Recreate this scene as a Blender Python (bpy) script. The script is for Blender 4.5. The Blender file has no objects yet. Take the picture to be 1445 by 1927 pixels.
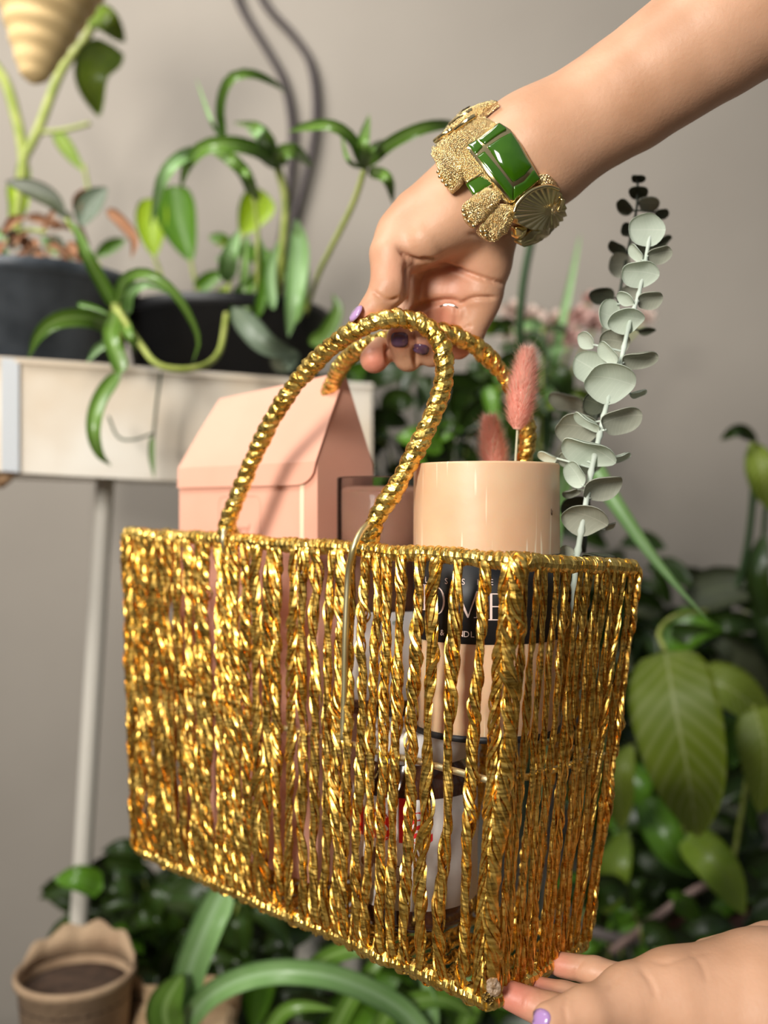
import bpy, math, random
import numpy as np
from mathutils import Vector, Matrix
from mathutils.bvhtree import BVHTree

# ---------------------------------------------------------------- camera, light, exposure
C = bpy.context.scene.collection
F = 1900.0                      # focal length in pixels of a 1445 x 1927 frame
CZ = 1.25                       # camera height above the floor
cd = bpy.data.cameras.new('camera'); cam = bpy.data.objects.new('camera', cd); C.objects.link(cam)
cam.location = (0, 0, CZ); cam.rotation_euler = (math.pi/2, 0, 0)
cd.sensor_fit = 'VERTICAL'; cd.sensor_height = 36.0; cd.sensor_width = 27.0; cd.lens = F/1927*36
cd.clip_start = 0.01; cd.dof.use_dof = True; cd.dof.focus_distance = 0.595; cd.dof.aperture_fstop = 3.5
sc = bpy.context.scene; sc.camera = cam
vs = sc.view_settings; vs.view_transform = 'Standard'; vs.look = 'None'; vs.gamma = 1; vs.use_curve_mapping = False; vs.exposure = 0.0
W = bpy.data.worlds.new('world'); sc.world = W; W.use_nodes = True
nt = W.node_tree; nt.nodes.clear()
wo = nt.nodes.new('ShaderNodeOutputWorld'); wb = nt.nodes.new('ShaderNodeBackground')
tc = nt.nodes.new('ShaderNodeTexCoord'); sx = nt.nodes.new('ShaderNodeSeparateXYZ'); cr = nt.nodes.new('ShaderNodeValToRGB')
nt.links.new(tc.outputs['Generated'], sx.inputs[0]); 
mr = nt.nodes.new('ShaderNodeMapRange'); mr.inputs[1].default_value = -1; mr.inputs[2].default_value = 1
nt.links.new(sx.outputs['Z'], mr.inputs[0]); nt.links.new(mr.outputs[0], cr.inputs[0])
cr.color_ramp.elements[0].position = 0.42; cr.color_ramp.elements[0].color = (0.13, 0.105, 0.08, 1)
cr.color_ramp.elements[1].position = 0.75; cr.color_ramp.elements[1].color = (0.80, 0.86, 0.95, 1)
nt.links.new(cr.outputs[0], wb.inputs['Color']); wb.inputs['Strength'].default_value = 0.30
nt.links.new(wb.outputs[0], wo.inputs[0])
def area(name, loc, aim, sx_, sy_, watts, col):
    ad = bpy.data.lights.new(name, 'AREA'); ad.shape = 'RECTANGLE'; ad.size = sx_; ad.size_y = sy_; ad.energy = watts; ad.color = col
    o = bpy.data.objects.new(name, ad); C.objects.link(o); o.location = loc
    o.rotation_euler = (Vector(aim)-Vector(loc)).to_track_quat('-Z', 'Y').to_euler(); return o
area('window_light', (-.88, -.95, 1.74), (0.05, 0.65, 1.22), 0.42, .5, 43, (1.0, .96, .89))
area('upper_wall_wash', (-1.0, .35, 2.75), (-.1, 1.66, 1.75), 1.0, .6, 15, (1.0, .97, .92)).data.spread = math.radians(90)  # unseen wash light added to brighten the upper wall

# ---------------------------------------------------------------- helpers
rng = np.random.default_rng(7); random.seed(7)
def V(*a): return np.array(a, float)
def P(px, py, d): return np.array(((px-722.5)/F*d, d, CZ-(py-963.5)/F*d))
def PL(l): return np.array([P(*p[:3]) for p in l])
def nrm(v): return v/(np.linalg.norm(v, axis=-1, keepdims=True)+1e-12)
def srgb(h):
    c = [int(h[i:i+2], 16)/255 for i in (0, 2, 4)]
    return tuple(x/12.92 if x <= .04045 else ((x+.055)/1.055)**2.4 for x in c)
def mesh(name, v, f, mat=None, smooth=True, uv=None):
    me = bpy.data.meshes.new(name); me.from_pydata(np.asarray(v).tolist(), [], f if isinstance(f, list) else f.tolist())
    if smooth: me.polygons.foreach_set('use_smooth', [True]*len(me.polygons))
    if uv is not None:
        l = me.uv_layers.new(name='uv'); vi = np.zeros(len(me.loops), int); me.loops.foreach_get('vertex_index', vi)
        l.data.foreach_set('uv', np.asarray(uv)[vi].ravel())
    if mat: me.materials.append(mat)
    me.update(); return me
def obj(name, me, parent=None):
    o = bpy.data.objects.new(name, me); C.objects.link(o)
    if parent is not None:
        o.parent = parent; o.matrix_parent_inverse = Matrix.Translation(parent.location).inverted()
    return o
def part(name, v, f, mat, parent, smooth=True, uv=None): return obj(name, mesh(name, v, f, mat, smooth, uv), parent)
def tag(o, label, cat=None, group=None, kind=None):
    if label: o['label'] = label
    if cat: o['category'] = cat
    if group: o['group'] = group
    if kind: o['kind'] = kind
    return o
def thing(name, label, cat, loc=(0, 0, 0), group=None):
    o = bpy.data.objects.new(name, None); C.objects.link(o); o.location = tuple(loc); o.empty_display_size = .02
    return tag(o, label, cat, group)
class MB:
    def __init__(s): s.v = []; s.f = []; s.n = 0; s.u = []
    def add(s, v, f, uv=None):
        v = np.asarray(v); s.v.append(v); s.f += [[i+s.n for i in q] for q in f]; s.n += len(v)
        s.u.append(np.zeros((len(v), 2)) if uv is None else uv); return s
    def part(s, name, mat, parent=None, smooth=True): return obj(name, mesh(name, np.vstack(s.v), s.f, mat, smooth, np.vstack(s.u)), parent)
def spline(p, n):
    """Catmull-Rom through the points, n samples."""
    p = np.asarray(p, float)
    if len(p) == 2: return p[0]+(p[1]-p[0])*np.linspace(0, 1, n)[:, None]
    q = np.vstack([2*p[0]-p[1], p, 2*p[-1]-p[-2]]); k = len(p)-1
    sl = np.r_[0, np.cumsum(np.linalg.norm(np.diff(p[:, :3], axis=0), axis=1)**.8)]; x = np.linspace(0, sl[-1], n)
    i = np.clip(np.searchsorted(sl, x, 'right')-1, 0, k-1); t = ((x-sl[i])/(sl[i+1]-sl[i]))[:, None]
    a, b, c, d = q[i], q[i+1], q[i+2], q[i+3]
    return .5*(2*b+(c-a)*t+(2*a-5*b+4*c-d)*t*t+(3*b-a-3*c+d)*t**3)
def frames(c):
    t = nrm(np.gradient(c, axis=0)); up = V(0, 0, 1) if abs(t[0, 2]) < .9 else V(1, 0, 0)
    n = nrm(np.cross(t[0], up)); N = [n]
    for i in range(1, len(c)):
        n = n-t[i]*np.dot(n, t[i]); n = n/np.linalg.norm(n); N.append(n)
    N = np.array(N); return t, N, np.cross(t, N)
def grid_faces(n, m, wrap=True):
    f = []; mm = m if wrap else m-1
    for i in range(n-1):
        for j in range(mm):
            k = (j+1) % m; f.append([i*m+j, i*m+k, (i+1)*m+k, (i+1)*m+j])
    return f
def tube(c, r, m=10, cap=True, ell=1.0):
    c = np.asarray(c, float); n = len(c); r = np.broadcast_to(r, (n,)).astype(float)
    t, N, B = frames(c); a = np.arange(m)/m*2*math.pi
    v = c[:, None]+r[:, None, None]*(N[:, None]*np.cos(a)[None, :, None]+ell*B[:, None]*np.sin(a)[None, :, None])
    f = grid_faces(n, m); v = v.reshape(-1, 3)
    if cap: f += [list(range(m))[::-1], list(range((n-1)*m, n*m))]
    return v, f
def lathe(prof, ctr=(0, 0, 0), m=40, ax=None):
    """prof: (radius, z) list; closed surface of revolution about +Z at ctr (or along axis ax)."""
    p = np.asarray(prof, float); a = np.arange(m)/m*2*math.pi; n = len(p)
    if ax is None: X, Y, Z = V(1, 0, 0), V(0, 1, 0), V(0, 0, 1)
    else:
        Z = nrm(V(*ax)); X = nrm(np.cross(Z, V(.1, 1, .05))); Y = np.cross(Z, X)
    v = np.asarray(ctr)+p[:, 0][:, None, None]*(np.cos(a)[None, :, None]*X+np.sin(a)[None, :, None]*Y)+p[:, 1][:, None, None]*Z
    return v.reshape(-1, 3), grid_faces(n, m)+[list(range(m))[::-1], list(range((n-1)*m, n*m))]
def box8(c):
    return np.asarray(c), [[0, 3, 2, 1], [4, 5, 6, 7], [0, 1, 5, 4], [1, 2, 6, 5], [2, 3, 7, 6], [3, 0, 4, 7]]

# ---------------------------------------------------------------- materials
def mat(name, col, rough=.6, metal=0., col2=None, nscale=40., bump=0., bscale=200., sub=0., spec=.5, coat=0., ndet=3., rr=None, bdist=.002):
    m = bpy.data.materials.new(name); m.use_nodes = True; t = m.node_tree; b = t.nodes['Principled BSDF']
    b.inputs['Base Color'].default_value = (*col, 1); b.inputs['Roughness'].default_value = rough; b.inputs['Metallic'].default_value = metal
    b.inputs['Specular IOR Level'].default_value = spec; b.inputs['Coat Weight'].default_value = coat; b.inputs['Coat Roughness'].default_value = .08
    if sub: b.inputs['Subsurface Weight'].default_value = sub; b.inputs['Subsurface Radius'].default_value = (.012, .004, .002); b.inputs['Subsurface Scale'].default_value = 1.0
    g = t.nodes.new('ShaderNodeTexCoord')
    if col2 is not None:
        n = t.nodes.new('ShaderNodeTexNoise'); n.inputs['Scale'].default_value = nscale; n.inputs['Detail'].default_value = ndet
        r = t.nodes.new('ShaderNodeValToRGB'); r.color_ramp.elements[0].position = .36; r.color_ramp.elements[1].position = .64
        r.color_ramp.elements[0].color = (*col, 1); r.color_ramp.elements[1].color = (*col2, 1)
        t.links.new(g.outputs['Object'], n.inputs['Vector']); t.links.new(n.outputs[0], r.inputs[0]); t.links.new(r.outputs[0], b.inputs['Base Color'])
    if rr:
        n2 = t.nodes.new('ShaderNodeTexNoise'); n2.inputs['Scale'].default_value = nscale*2; q = t.nodes.new('ShaderNodeMapRange')
        q.inputs[1].default_value = .3; q.inputs[2].default_value = .7; q.inputs[3].default_value = rr[0]; q.inputs[4].default_value = rr[1]
        t.links.new(g.outputs['Object'], n2.inputs['Vector']); t.links.new(n2.outputs[0], q.inputs[0]); t.links.new(q.outputs[0], b.inputs['Roughness'])
    if bump:
        n3 = t.nodes.new('ShaderNodeTexNoise'); n3.inputs['Scale'].default_value = bscale; n3.inputs['Detail'].default_value = 4
        u = t.nodes.new('ShaderNodeBump'); u.inputs['Strength'].default_value = bump; u.inputs['Distance'].default_value = bdist
        t.links.new(g.outputs['Object'], n3.inputs['Vector']); t.links.new(n3.outputs[0], u.inputs['Height']); t.links.new(u.outputs[0], b.inputs['Normal'])
    return m
def voronoi_bump(m, scale, strength, dist=.001, feature='F1'):
    t = m.node_tree; b = t.nodes['Principled BSDF']; g = t.nodes.new('ShaderNodeTexCoord'); v = t.nodes.new('ShaderNodeTexVoronoi')
    v.feature = feature; v.inputs['Scale'].default_value = scale; u = t.nodes.new('ShaderNodeBump'); u.invert = True
    u.inputs['Strength'].default_value = strength; u.inputs['Distance'].default_value = dist
    t.links.new(g.outputs['Object'], v.inputs['Vector']); t.links.new(v.outputs['Distance'], u.inputs['Height']); t.links.new(u.outputs[0], b.inputs['Normal'])
def leafmat(name, c1, c2, vein, rough=.45, veins=14., vw=.12, trans=.25, mid=.06, spec=.5):
    m = bpy.data.materials.new(name); m.use_nodes = True; t = m.node_tree; b = t.nodes['Principled BSDF']; L = t.links.new
    b.inputs['Roughness'].default_value = rough; b.inputs['Specular IOR Level'].default_value = spec
    uv = t.nodes.new('ShaderNodeUVMap'); s = t.nodes.new('ShaderNodeSeparateXYZ'); L(uv.outputs[0], s.inputs[0])
    def M(op, a, bb=None):
        n = t.nodes.new('ShaderNodeMath'); n.operation = op
        for i, x in enumerate((a, bb)):
            if x is None: continue
            if isinstance(x, (int, float)): n.inputs[i].default_value = x
            else: L(x, n.inputs[i])
        return n.outputs[0]
    au = M('ABSOLUTE', s.outputs[0])
    ph = M('SUBTRACT', M('MULTIPLY', s.outputs[1], veins), M('MULTIPLY', au, veins*.22))
    sv = M('LESS_THAN', M('ABSOLUTE', M('SUBTRACT', M('FRACT', ph), .5)), vw)
    md = M('LESS_THAN', au, mid)
    mask = M('MAXIMUM', M('MULTIPLY', sv, .45), md)
    o = t.nodes.new('ShaderNodeTexCoord'); n = t.nodes.new('ShaderNodeTexNoise'); n.inputs['Scale'].default_value = 35; L(o.outputs['Object'], n.inputs['Vector'])
    x = t.nodes.new('ShaderNodeMix'); x.data_type = 'RGBA'; x.inputs[6].default_value = (*c1, 1); x.inputs[7].default_value = (*c2, 1); L(n.outputs[0], x.inputs[0])
    y = t.nodes.new('ShaderNodeMix'); y.data_type = 'RGBA'; L(mask, y.inputs[0]); L(x.outputs[2], y.inputs[6]); y.inputs[7].default_value = (*vein, 1)
    L(y.outputs[2], b.inputs['Base Color'])
    tr = t.nodes.new('ShaderNodeBsdfTranslucent'); L(y.outputs[2], tr.inputs['Color']); mx = t.nodes.new('ShaderNodeMixShader'); mx.inputs[0].default_value = trans
    L(b.outputs[0], mx.inputs[1]); L(tr.outputs[0], mx.inputs[2]); L(mx.outputs[0], t.nodes['Material Output'].inputs[0])
    return m
GOLD = mat('gold_foil', (.75, .41, .06), .24, 1., (.91, .60, .15), 90., rr=(.20, .46))
GOLDR = mat('gold_wrap', (.80, .48, .09), .22, 1., (.95, .68, .20), 120., bump=.15, bscale=900., rr=(.17, .42), bdist=.0006)
BRASS = mat('brass_wire', (.80, .68, .34), .42, 1., (.86, .76, .46), 30.)
SKIN = mat('skin', (.56, .30, .175), .46, 0, (.68, .385, .24), 22., bump=.22, bscale=420., sub=.12, spec=.38, bdist=.0008)
NAILD = mat('plum_nail_polish', (.115, .055, .105), .18, coat=.6)
NAILL = mat('lilac_nail_polish', (.46, .26, .55), .18, coat=.6)
PEACH = mat('peach_carton', (.80, .405, .285), .62, 0, (.84, .45, .325), 12., bump=.05, bscale=900.)
PEACHD = mat('peach_print', (.60, .30, .21), .7); CREAMST = mat('cream_stripe', (.90, .74, .52), .6)
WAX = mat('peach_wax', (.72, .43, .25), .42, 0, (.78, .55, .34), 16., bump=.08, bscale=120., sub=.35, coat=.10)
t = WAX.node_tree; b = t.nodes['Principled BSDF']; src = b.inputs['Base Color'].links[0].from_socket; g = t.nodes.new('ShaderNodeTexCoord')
mp = t.nodes.new('ShaderNodeMapping'); mp.inputs['Scale'].default_value = (330, 330, 14); n = t.nodes.new('ShaderNodeTexNoise'); n.inputs['Scale'].default_value = 1.; n.inputs['Detail'].default_value = 1.  # pale upright streaks in the wax colour: scratches and painted gloss
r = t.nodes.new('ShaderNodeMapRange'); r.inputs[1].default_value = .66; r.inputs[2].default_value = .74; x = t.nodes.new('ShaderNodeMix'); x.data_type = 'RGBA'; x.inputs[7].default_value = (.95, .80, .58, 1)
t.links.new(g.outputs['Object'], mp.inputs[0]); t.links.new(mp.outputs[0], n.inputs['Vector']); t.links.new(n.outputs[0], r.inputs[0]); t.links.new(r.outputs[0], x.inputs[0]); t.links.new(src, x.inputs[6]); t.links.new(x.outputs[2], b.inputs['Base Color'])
BLACKL = mat('black_label', (.012, .012, .013), .5); WHITEP = mat('white_paper', (.78, .74, .70), .6, 0, (.72, .66, .62), 60)
PINKL = mat('pale_print', (.86, .66, .58), .6); REDP = mat('red_print', (.78, .02, .02), .5); BLACKP = mat('black_print', (.02, .02, .02), .5); GREENP = mat('green_print', (.10, .30, .20), .5)
CHOC = mat('hazelnut_spread', (.055, .018, .010), .16, coat=.8); LIDW = mat('white_plastic', (.80, .78, .76), .35)
NUT = mat('hazelnut_print', (.20, .08, .04), .5); TOAST = mat('toast_print', (.62, .34, .18), .5)
BLACKM = mat('black_plastic', (.010, .010, .011), .5)
BRG = mat('bracelet_gold', (.90, .71, .36), .24, 1., (.94, .78, .46), 60); voronoi_bump(BRG, 950., 1.0, .0016)
BRP = mat('bracelet_polished_gold', (.90, .70, .34), .14, 1.)
BRE = mat('bracelet_ear_gold', (.56, .46, .24), .28, 1.)
ENAM = mat('green_enamel', (.028, .095, .0005), .10, 0, (.040, .120, .001), 60., coat=1.0)
EUC = leafmat('eucalyptus_leaf', (.62, .70, .58), (.76, .82, .70), (.80, .85, .74), .7, 9., .05, .28, .025, .2)
EUC2 = leafmat('eucalyptus_leaf_grey', (.40, .41, .32), (.52, .53, .43), (.58, .58, .48), .7, 9., .05, .25, .03, .2)
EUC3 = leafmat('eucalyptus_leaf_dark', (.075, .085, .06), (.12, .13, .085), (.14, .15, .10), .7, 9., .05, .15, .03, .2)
EST = mat('eucalyptus_stem', (.56, .64, .54), .7, 0, (.64, .70, .62), 60); ESTD = mat('dark_stem', (.05, .06, .04), .7)
BUN = mat('pink_fluff', (1., .56, .46), .9, 0, (1., .64, .54), 80); BUNH = leafmat('pink_hair', (1.0, .62, .52), (1.0, .70, .60), (1., .66, .56), .9, 1., 0., .45, 0., .1); BUNP = mat('pale_awn', (.62, .60, .42), .8)
GSTR = leafmat('strap_leaf', (.085, .20, .018), (.19, .34, .05), (.28, .44, .12), .3, 1., .0, .3, .16, .6)
GSTL = leafmat('pale_strap_leaf', (.20, .40, .11), (.36, .56, .24), (.40, .60, .30), .35, 1., .0, .3, .2)
GLIM = leafmat('lime_leaf', (.32, .50, .01), (.46, .62, .02), (.5, .66, .1), .4, 8., .05, .35)
GMID = leafmat('green_leaf', (.07, .20, .012), (.15, .32, .02), (.16, .32, .05), .3, 8., .05, .3, .05, .5)
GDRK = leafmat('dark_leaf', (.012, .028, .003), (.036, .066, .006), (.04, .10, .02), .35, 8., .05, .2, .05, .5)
GOLV = leafmat('olive_leaf', (.045, .055, .03), (.09, .10, .05), (.10, .12, .06), .4, 1., .0, .15)
GGRY = leafmat('grey_green_leaf', (.10, .14, .09), (.15, .19, .12), (.18, .22, .15), .45, 1., .0, .15)
GBIG = leafmat('broad_veined_leaf', (.15, .22, .012), (.24, .31, .03), (.34, .39, .12), .45, 11., .16, .25, .045, .3)
GVAR = leafmat('variegated_leaf', (.13, .26, .01), (.36, .47, .06), (.24, .34, .06), .35, 6., .1, .3, .06, .5)
STEMG = mat('yellow_green_stem', (.24, .30, .04), .5, 0, (.38, .42, .10), 50); STEMD = mat('dark_green_stem', (.02, .05, .01), .6)
DRY = leafmat('dry_leaf', (.34, .15, .07), (.50, .26, .14), (.40, .2, .1), .7, 1., 0., .2)
TWIG = mat('brown_twig', (.10, .06, .035), .8)
PETAL = leafmat('petal', (.72, .42, .36), (.86, .62, .55), (.8, .5, .45), .6, 1., 0., .3); PETALP = leafmat('pale_petal', (.78, .60, .52), (.86, .72, .62), (.8, .65, .6), .6, 1., 0., .3)
# ---------------------------------------------------------------- the setting
WALLM = mat('wall_paint', (.275, .243, .206), .85, 0, (.300, .266, .226), 3., bump=.12, bscale=60.)
FLOORM = mat('floor_concrete', (.20, .18, .16), .8, 0, (.25, .23, .20), 5.)
v, f = box8([(-3, 1.66, 0), (3, 1.66, 0), (3, 1.76, 0), (-3, 1.76, 0), (-3, 1.66, 3), (3, 1.66, 3), (3, 1.76, 3), (-3, 1.76, 3)])
w = part('wall_back', v, f, WALLM, None, False); tag(w, 'plain warm grey plaster wall behind the plants', kind='structure')
v, f = box8([(-3, -2, -.1), (3, -2, -.1), (3, 1.66, -.1), (-3, 1.66, -.1), (-3, -2, 0), (3, -2, 0), (3, 1.66, 0), (-3, 1.66, 0)])
w = part('floor', v, f, FLOORM, None, False); tag(w, 'grey concrete floor', kind='structure')

# ---------------------------------------------------------------- basket frame of reference
O0 = P(975, 1052, .554)
TC, TL, TR = P(972, 1056, .556), P(241, 1004, .811), P(1193, 1068, .645)
BC, BL, BR = P(918, 1880, .573), P(262, 1594, .803), P(1095, 1772, .654)
U = nrm(TL-TC); U[2] = 0; U = nrm(U); VV = V(-U[1], U[0], 0); VV = -VV if np.dot(VV, TR-TC) < 0 else VV
def T(u, w): return TC+u*(TL-TC)+w*(TR-TC)
def B(u, w): return BC+u*(BL-BC)+w*(BR-BC)
def L(u, w, z): return V(TC[0]+u*U[0]+w*VV[0], TC[1]+u*U[1]+w*VV[1], CZ+z)   # metres along the front, into depth, above eye level

basket = thing('gold_basket', 'open rectangular handbag basket of twisted gold foil cords with two wrapped handles', 'basket', B(.5, .5))
def cord_mesh(seed, nf=8, n=96, rad=.0022, fr=.00140):
    """one foil cord, unit length down -Z, made of nf flat twisting filaments; +Y is outward"""
    g = np.random.default_rng(seed); z = np.linspace(0, 1, n); mb = MB(); tw = g.uniform(3.8, 7.)*g.choice((-1, 1, 1, 1)); ph0 = g.uniform(0, 6.28)
    sm = lambda k, a: np.interp(z, np.linspace(0, 1, k), g.normal(0, a, k))
    wob = np.stack([sm(9, .0008), sm(9, .0005)], 1); loose = 1+sm(14, .20)+.1*np.sin(z*24+ph0)
    out = .0050-.0100*np.clip((.028-z)/.028, 0, 1)**2-.0100*np.clip((z-.972)/.028, 0, 1)**2
    zz = -z+.0
    for k in range(nf):
        a = ph0+k*2*math.pi/nf+z*tw*2*math.pi+sm(16, .35); r = rad*loose*(1+sm(13, .30))
        if k == 0: r = r*.2
        c = np.stack([wob[:, 0]+r*np.cos(a)*1.12, out+wob[:, 1]+r*np.sin(a)*.85, zz], 1)
        rr = fr*(1+sm(22, .24))*np.clip(1-.0*z, 0, 1)
        m = 5; aa = np.arange(m)/m*2*math.pi+a[:, None]*1.
        ox = rr[:, None]*np.cos(aa)*1.0; oy = rr[:, None]*np.sin(aa)*.5
        ca, sa = np.cos(a)[:, None], np.sin(a)[:, None]
        # flat side lies on the cord's surface
        dx = -sa*ox+ca*oy; dy = ca*ox+sa*oy
        v = np.stack([c[:, 0:1]+dx, c[:, 1:2]+dy, np.repeat(c[:, 2:3], m, 1)], 2)
        v[:, :, :2] += g.normal(0, .00003, (n, m, 2))+g.normal(0, .00018, (1, m, 2))
        mb.add(v.reshape(-1, 3), grid_faces(n, m)+[list(range(m))[::-1], list(range((n-1)*m, n*m))])
    me = mesh('strand', np.vstack(mb.v), mb.f, GOLD, True); me.set_sharp_from_angle(angle=math.radians(38)); return me
CORDS = [cord_mesh(100+i, nf=9 if i % 3 else 8) for i in range(14)]
def hang(a, b, outward, wid=1.0, i=0, ys=.8):
    a, b = V(*a), V(*b); d = a-b; Lh = np.linalg.norm(d); z = d/Lh
    y = outward-z*np.dot(outward, z); y = y/np.linalg.norm(y); x = np.cross(y, z)
    o = bpy.data.objects.new('strand', CORDS[i % len(CORDS)]); C.objects.link(o); o.parent = basket
    m = Matrix(((x[0]*wid, y[0]*ys, z[0]*Lh, a[0]), (x[1]*wid, y[1]*ys, z[1]*Lh, a[1]), (x[2]*wid, y[2]*ys, z[2]*Lh, a[2]), (0, 0, 0, 1)))
    o.matrix_parent_inverse = Matrix.Translation(basket.location).inverted(); o.matrix_basis = m
k = 0
g = np.random.default_rng(3); NF, NS = 32, 12
upz = V(0, 0, 1)
wts = np.array([1.0, 1.75, 1.6, 1.15, 1.3]+[1.]*(NF-5))*g.uniform(.78, 1.22, NF); us_ = (np.cumsum(wts)-wts*.5)/wts.sum()
for i in range(NF):
    u = us_[i]; j = g.normal(0, .0035, 2)
    hang(T(u+j[0], 0)+upz*.004, B(u+j[1], 0)-upz*.003, -VV, g.uniform(.88, 1.22)*(1+.38*min(1, max(0, u-.3)/.35)), k); k += 1
for i in range(NS):
    w = (i+.5)/NS; j = g.normal(0, .008, 2)
    hang(T(0, w+j[0])+upz*.004, B(0, w+j[1])-upz*.003, -U, g.uniform(.56, .78), k, .62); k += 1
for i in range(NF):
    u = (i+.9)/NF; hang(T(u, 1)+upz*.004, B(u, 1)-upz*.003, VV, g.uniform(.9, 1.05), k); k += 1
for i in range(NS):
    w = (i+.5)/NS; hang(T(1, w)+upz*.004, B(1, w)-upz*.003, U, 1., k); k += 1
for i in range(NF):
    u = (i+.5)/NF; hang(B(u, 0)-V(0, 0, .004), B(u+g.normal(0, .004), 1)-V(0, 0, .004), -upz, g.uniform(.9, 1.15), k); k += 1
for (u, w, dd) in ((0, 0, nrm(-U-VV)), (1, 0, nrm(U-VV)), (0, 1, nrm(-U+VV)), (1, 1, nrm(U+VV))):
    hang(T(u, w)+upz*.005, B(u, w)-upz*.003, dd, 1.35, k); k += 1

def wrapped(c, r, pitch, seed, m=14, lump=.16, starts=1):
    """a core wound with foil: helical ridges of uneven width"""
    g = np.random.default_rng(seed); c = np.asarray(c); s = np.r_[0, np.cumsum(np.linalg.norm(np.diff(c, axis=0), axis=1))]; n = int(s[-1]/pitch*7)+8
    ss = np.linspace(0, s[-1], n); c = np.stack([np.interp(ss, s, c[:, i]) for i in range(3)], 1)
    t, N, Bn = frames(c); a = np.arange(m)/m*2*math.pi; turns = ss/pitch+np.cumsum(g.normal(0, .03, n))
    ph = (turns[:, None]-starts*a[None]/(2*math.pi)); saw = ph-np.floor(ph); idx = np.floor(ph).astype(int)
    jit = g.normal(0, 1, 4000)[np.mod(idx, 4000)]
    prof = (1-np.abs(saw*2-1)**2.2)*lump+jit*.05+.05*np.sin(ss*180)[:, None]
    R = r*(1-.5*lump+prof+g.normal(0, .022, (n, m)))
    v = c[:, None]+R[:, :, None]*(N[:, None]*np.cos(a)[None, :, None]+Bn[:, None]*np.sin(a)[None, :, None])
    v += t[:, None]*(g.normal(0, pitch*.05, (n, m, 1)))
    return v.reshape(-1, 3), grid_faces(n, m)+[list(range(m))[::-1], list(range((n-1)*m, n*m))]
def seg(a, b, n=60, wob=.0006, seed=0):
    g = np.random.default_rng(seed); t = np.linspace(0, 1, n)[:, None]; c = a+(b-a)*t
    return c+np.stack([np.interp(t[:, 0], np.linspace(0, 1, 18), g.normal(0, wob, 18)) for _ in range(3)], 1)
for nm, fn, dz in (('rim', T, .0), ('base_edge', B, -.001)):
    mb = MB()
    for q, (a, b) in enumerate((((0, 0), (1, 0)), ((0, 0), (0, 1)), ((1, 0), (1, 1)), ((0, 1), (1, 1)))):
        v, f = wrapped(seg(fn(*a), fn(*b), seed=q), .0048, .0052, 20+q, m=12, lump=.22); mb.add(v+V(0, 0, dz), f)
    mb.part(nm, GOLDR, basket, False)
M_ = lambda u, w: T(u, w)*.5+B(u, w)*.5
mb = MB()
ins = .0015
for a, b in (((0, 0), (1, 0)), ((0, 0), (0, 1)), ((1, 0), (1, 1)), ((0, 1), (1, 1))):
    v, f = tube(seg(M_(*a), M_(*b), 30, .0003), .0022, 8); mb.add(v, f)
mb.part('middle_wire', BRASS, basket)

# handles
hf = spline(PL([(424, 1008, .722), (428, 985, .722), (446, 935, .715), (482, 850, .702), (520, 775, .685), (565, 712, .668), (612, 662, .652), (660, 626, .636), (705, 606, .628), (748, 599, .627), (790, 607, .627), (822, 634, .625), (836, 678, .624), (832, 730, .625), (808, 795, .626), (775, 862, .628), (740, 925, .630), (708, 976, .632), (694, 1020, .634)]), 200)
hb = spline(PL([(606, 1000, .842), (590, 900, .83), (600, 800, .79), (628, 716, .735), (656, 672, .70), (700, 645, .678), (748, 634, .668), (796, 622, .658), (845, 628, .655), (895, 652, .66), (935, 690, .668), (962, 730, .676), (985, 775, .684), (993, 830, .69), (984, 880, .695), (990, 960, .70), (1003, 1045, .70)]), 200)
v, f = wrapped(hf, .0056, .0075, 5, m=20, lump=.22, starts=2); h1 = part('handle', v, f, GOLDR, basket, False); h1['label'] = 'front handle wound with gold foil'
v, f = wrapped(hb, .0056, .0075, 6, m=20, lump=.22, starts=2); h2 = part('handle', v, f, GOLDR, basket, False); h2['label'] = 'rear handle wound with gold foil'
# bare wire ends of the handles hooked over the rim and running down the front
for pts, r in (([(695, 985, .627), (680, 1000, .621), (668, 1024, .616), (661, 1048, .618), (655, 1085, .628), (650, 1200, .633), (648, 1300, .638), (645, 1392, .642)], .0021),
               ([(424, 985, .722), (421, 1004, .716), (420, 1024, .716), (424, 1060, .726), (430, 1200, .73), (432, 1350, .733)], .0020),
               ([(436, 980, .722), (444, 996, .724), (452, 1012, .73)], .0018)):
    v, f = tube(spline(PL(pts), 40), r, 8); part('handle_wire', v, f, BRASS, basket)
# worn corner: glued tape and a dark frayed knot
def blob(c, r, seed, amp=.25, n=12, m=14, sq=(1, 1, 1)):
    g = np.random.default_rng(seed); th = np.linspace(.02, math.pi-.02, n); a = np.arange(m)/m*2*math.pi
    R = r*(1+g.normal(0, amp, (n, m))*np.sin(th)[:, None]); R[0] = r; R[-1] = r
    v = np.stack([R*np.sin(th)[:, None]*np.cos(a), R*np.sin(th)[:, None]*np.sin(a), R*np.cos(th)[:, None]*np.ones(m)], 2)*np.array(sq)
    return v.reshape(-1, 3)+np.asarray(c), [q[::-1] for q in grid_faces(n, m)]+[list(range(m)), list(range((n-1)*m, n*m))[::-1]]
TAPE = mat('glue_tape', (.26, .15, .07), .35, 0, (.42, .31, .22), 200, bump=.6, bscale=500); KNOT = mat('burnt_foil', (.05, .03, .012), .3, .8, (.4, .25, .06), 500, bump=.6, bscale=500)
v, f = blob(P(928, 1858, .5665), .0050, 3, .15, sq=(.8, .4, 1.1)); part('tape_patch', v, f, TAPE, basket, False)
mb = MB()
for i in range(8):
    v, f = blob(P(922+random.uniform(-9, 12), 1880+random.uniform(-9, 8), .567), .0018, i, .3); mb.add(v, f)
mb.part('frayed_knot', KNOT, basket, False)

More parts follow.
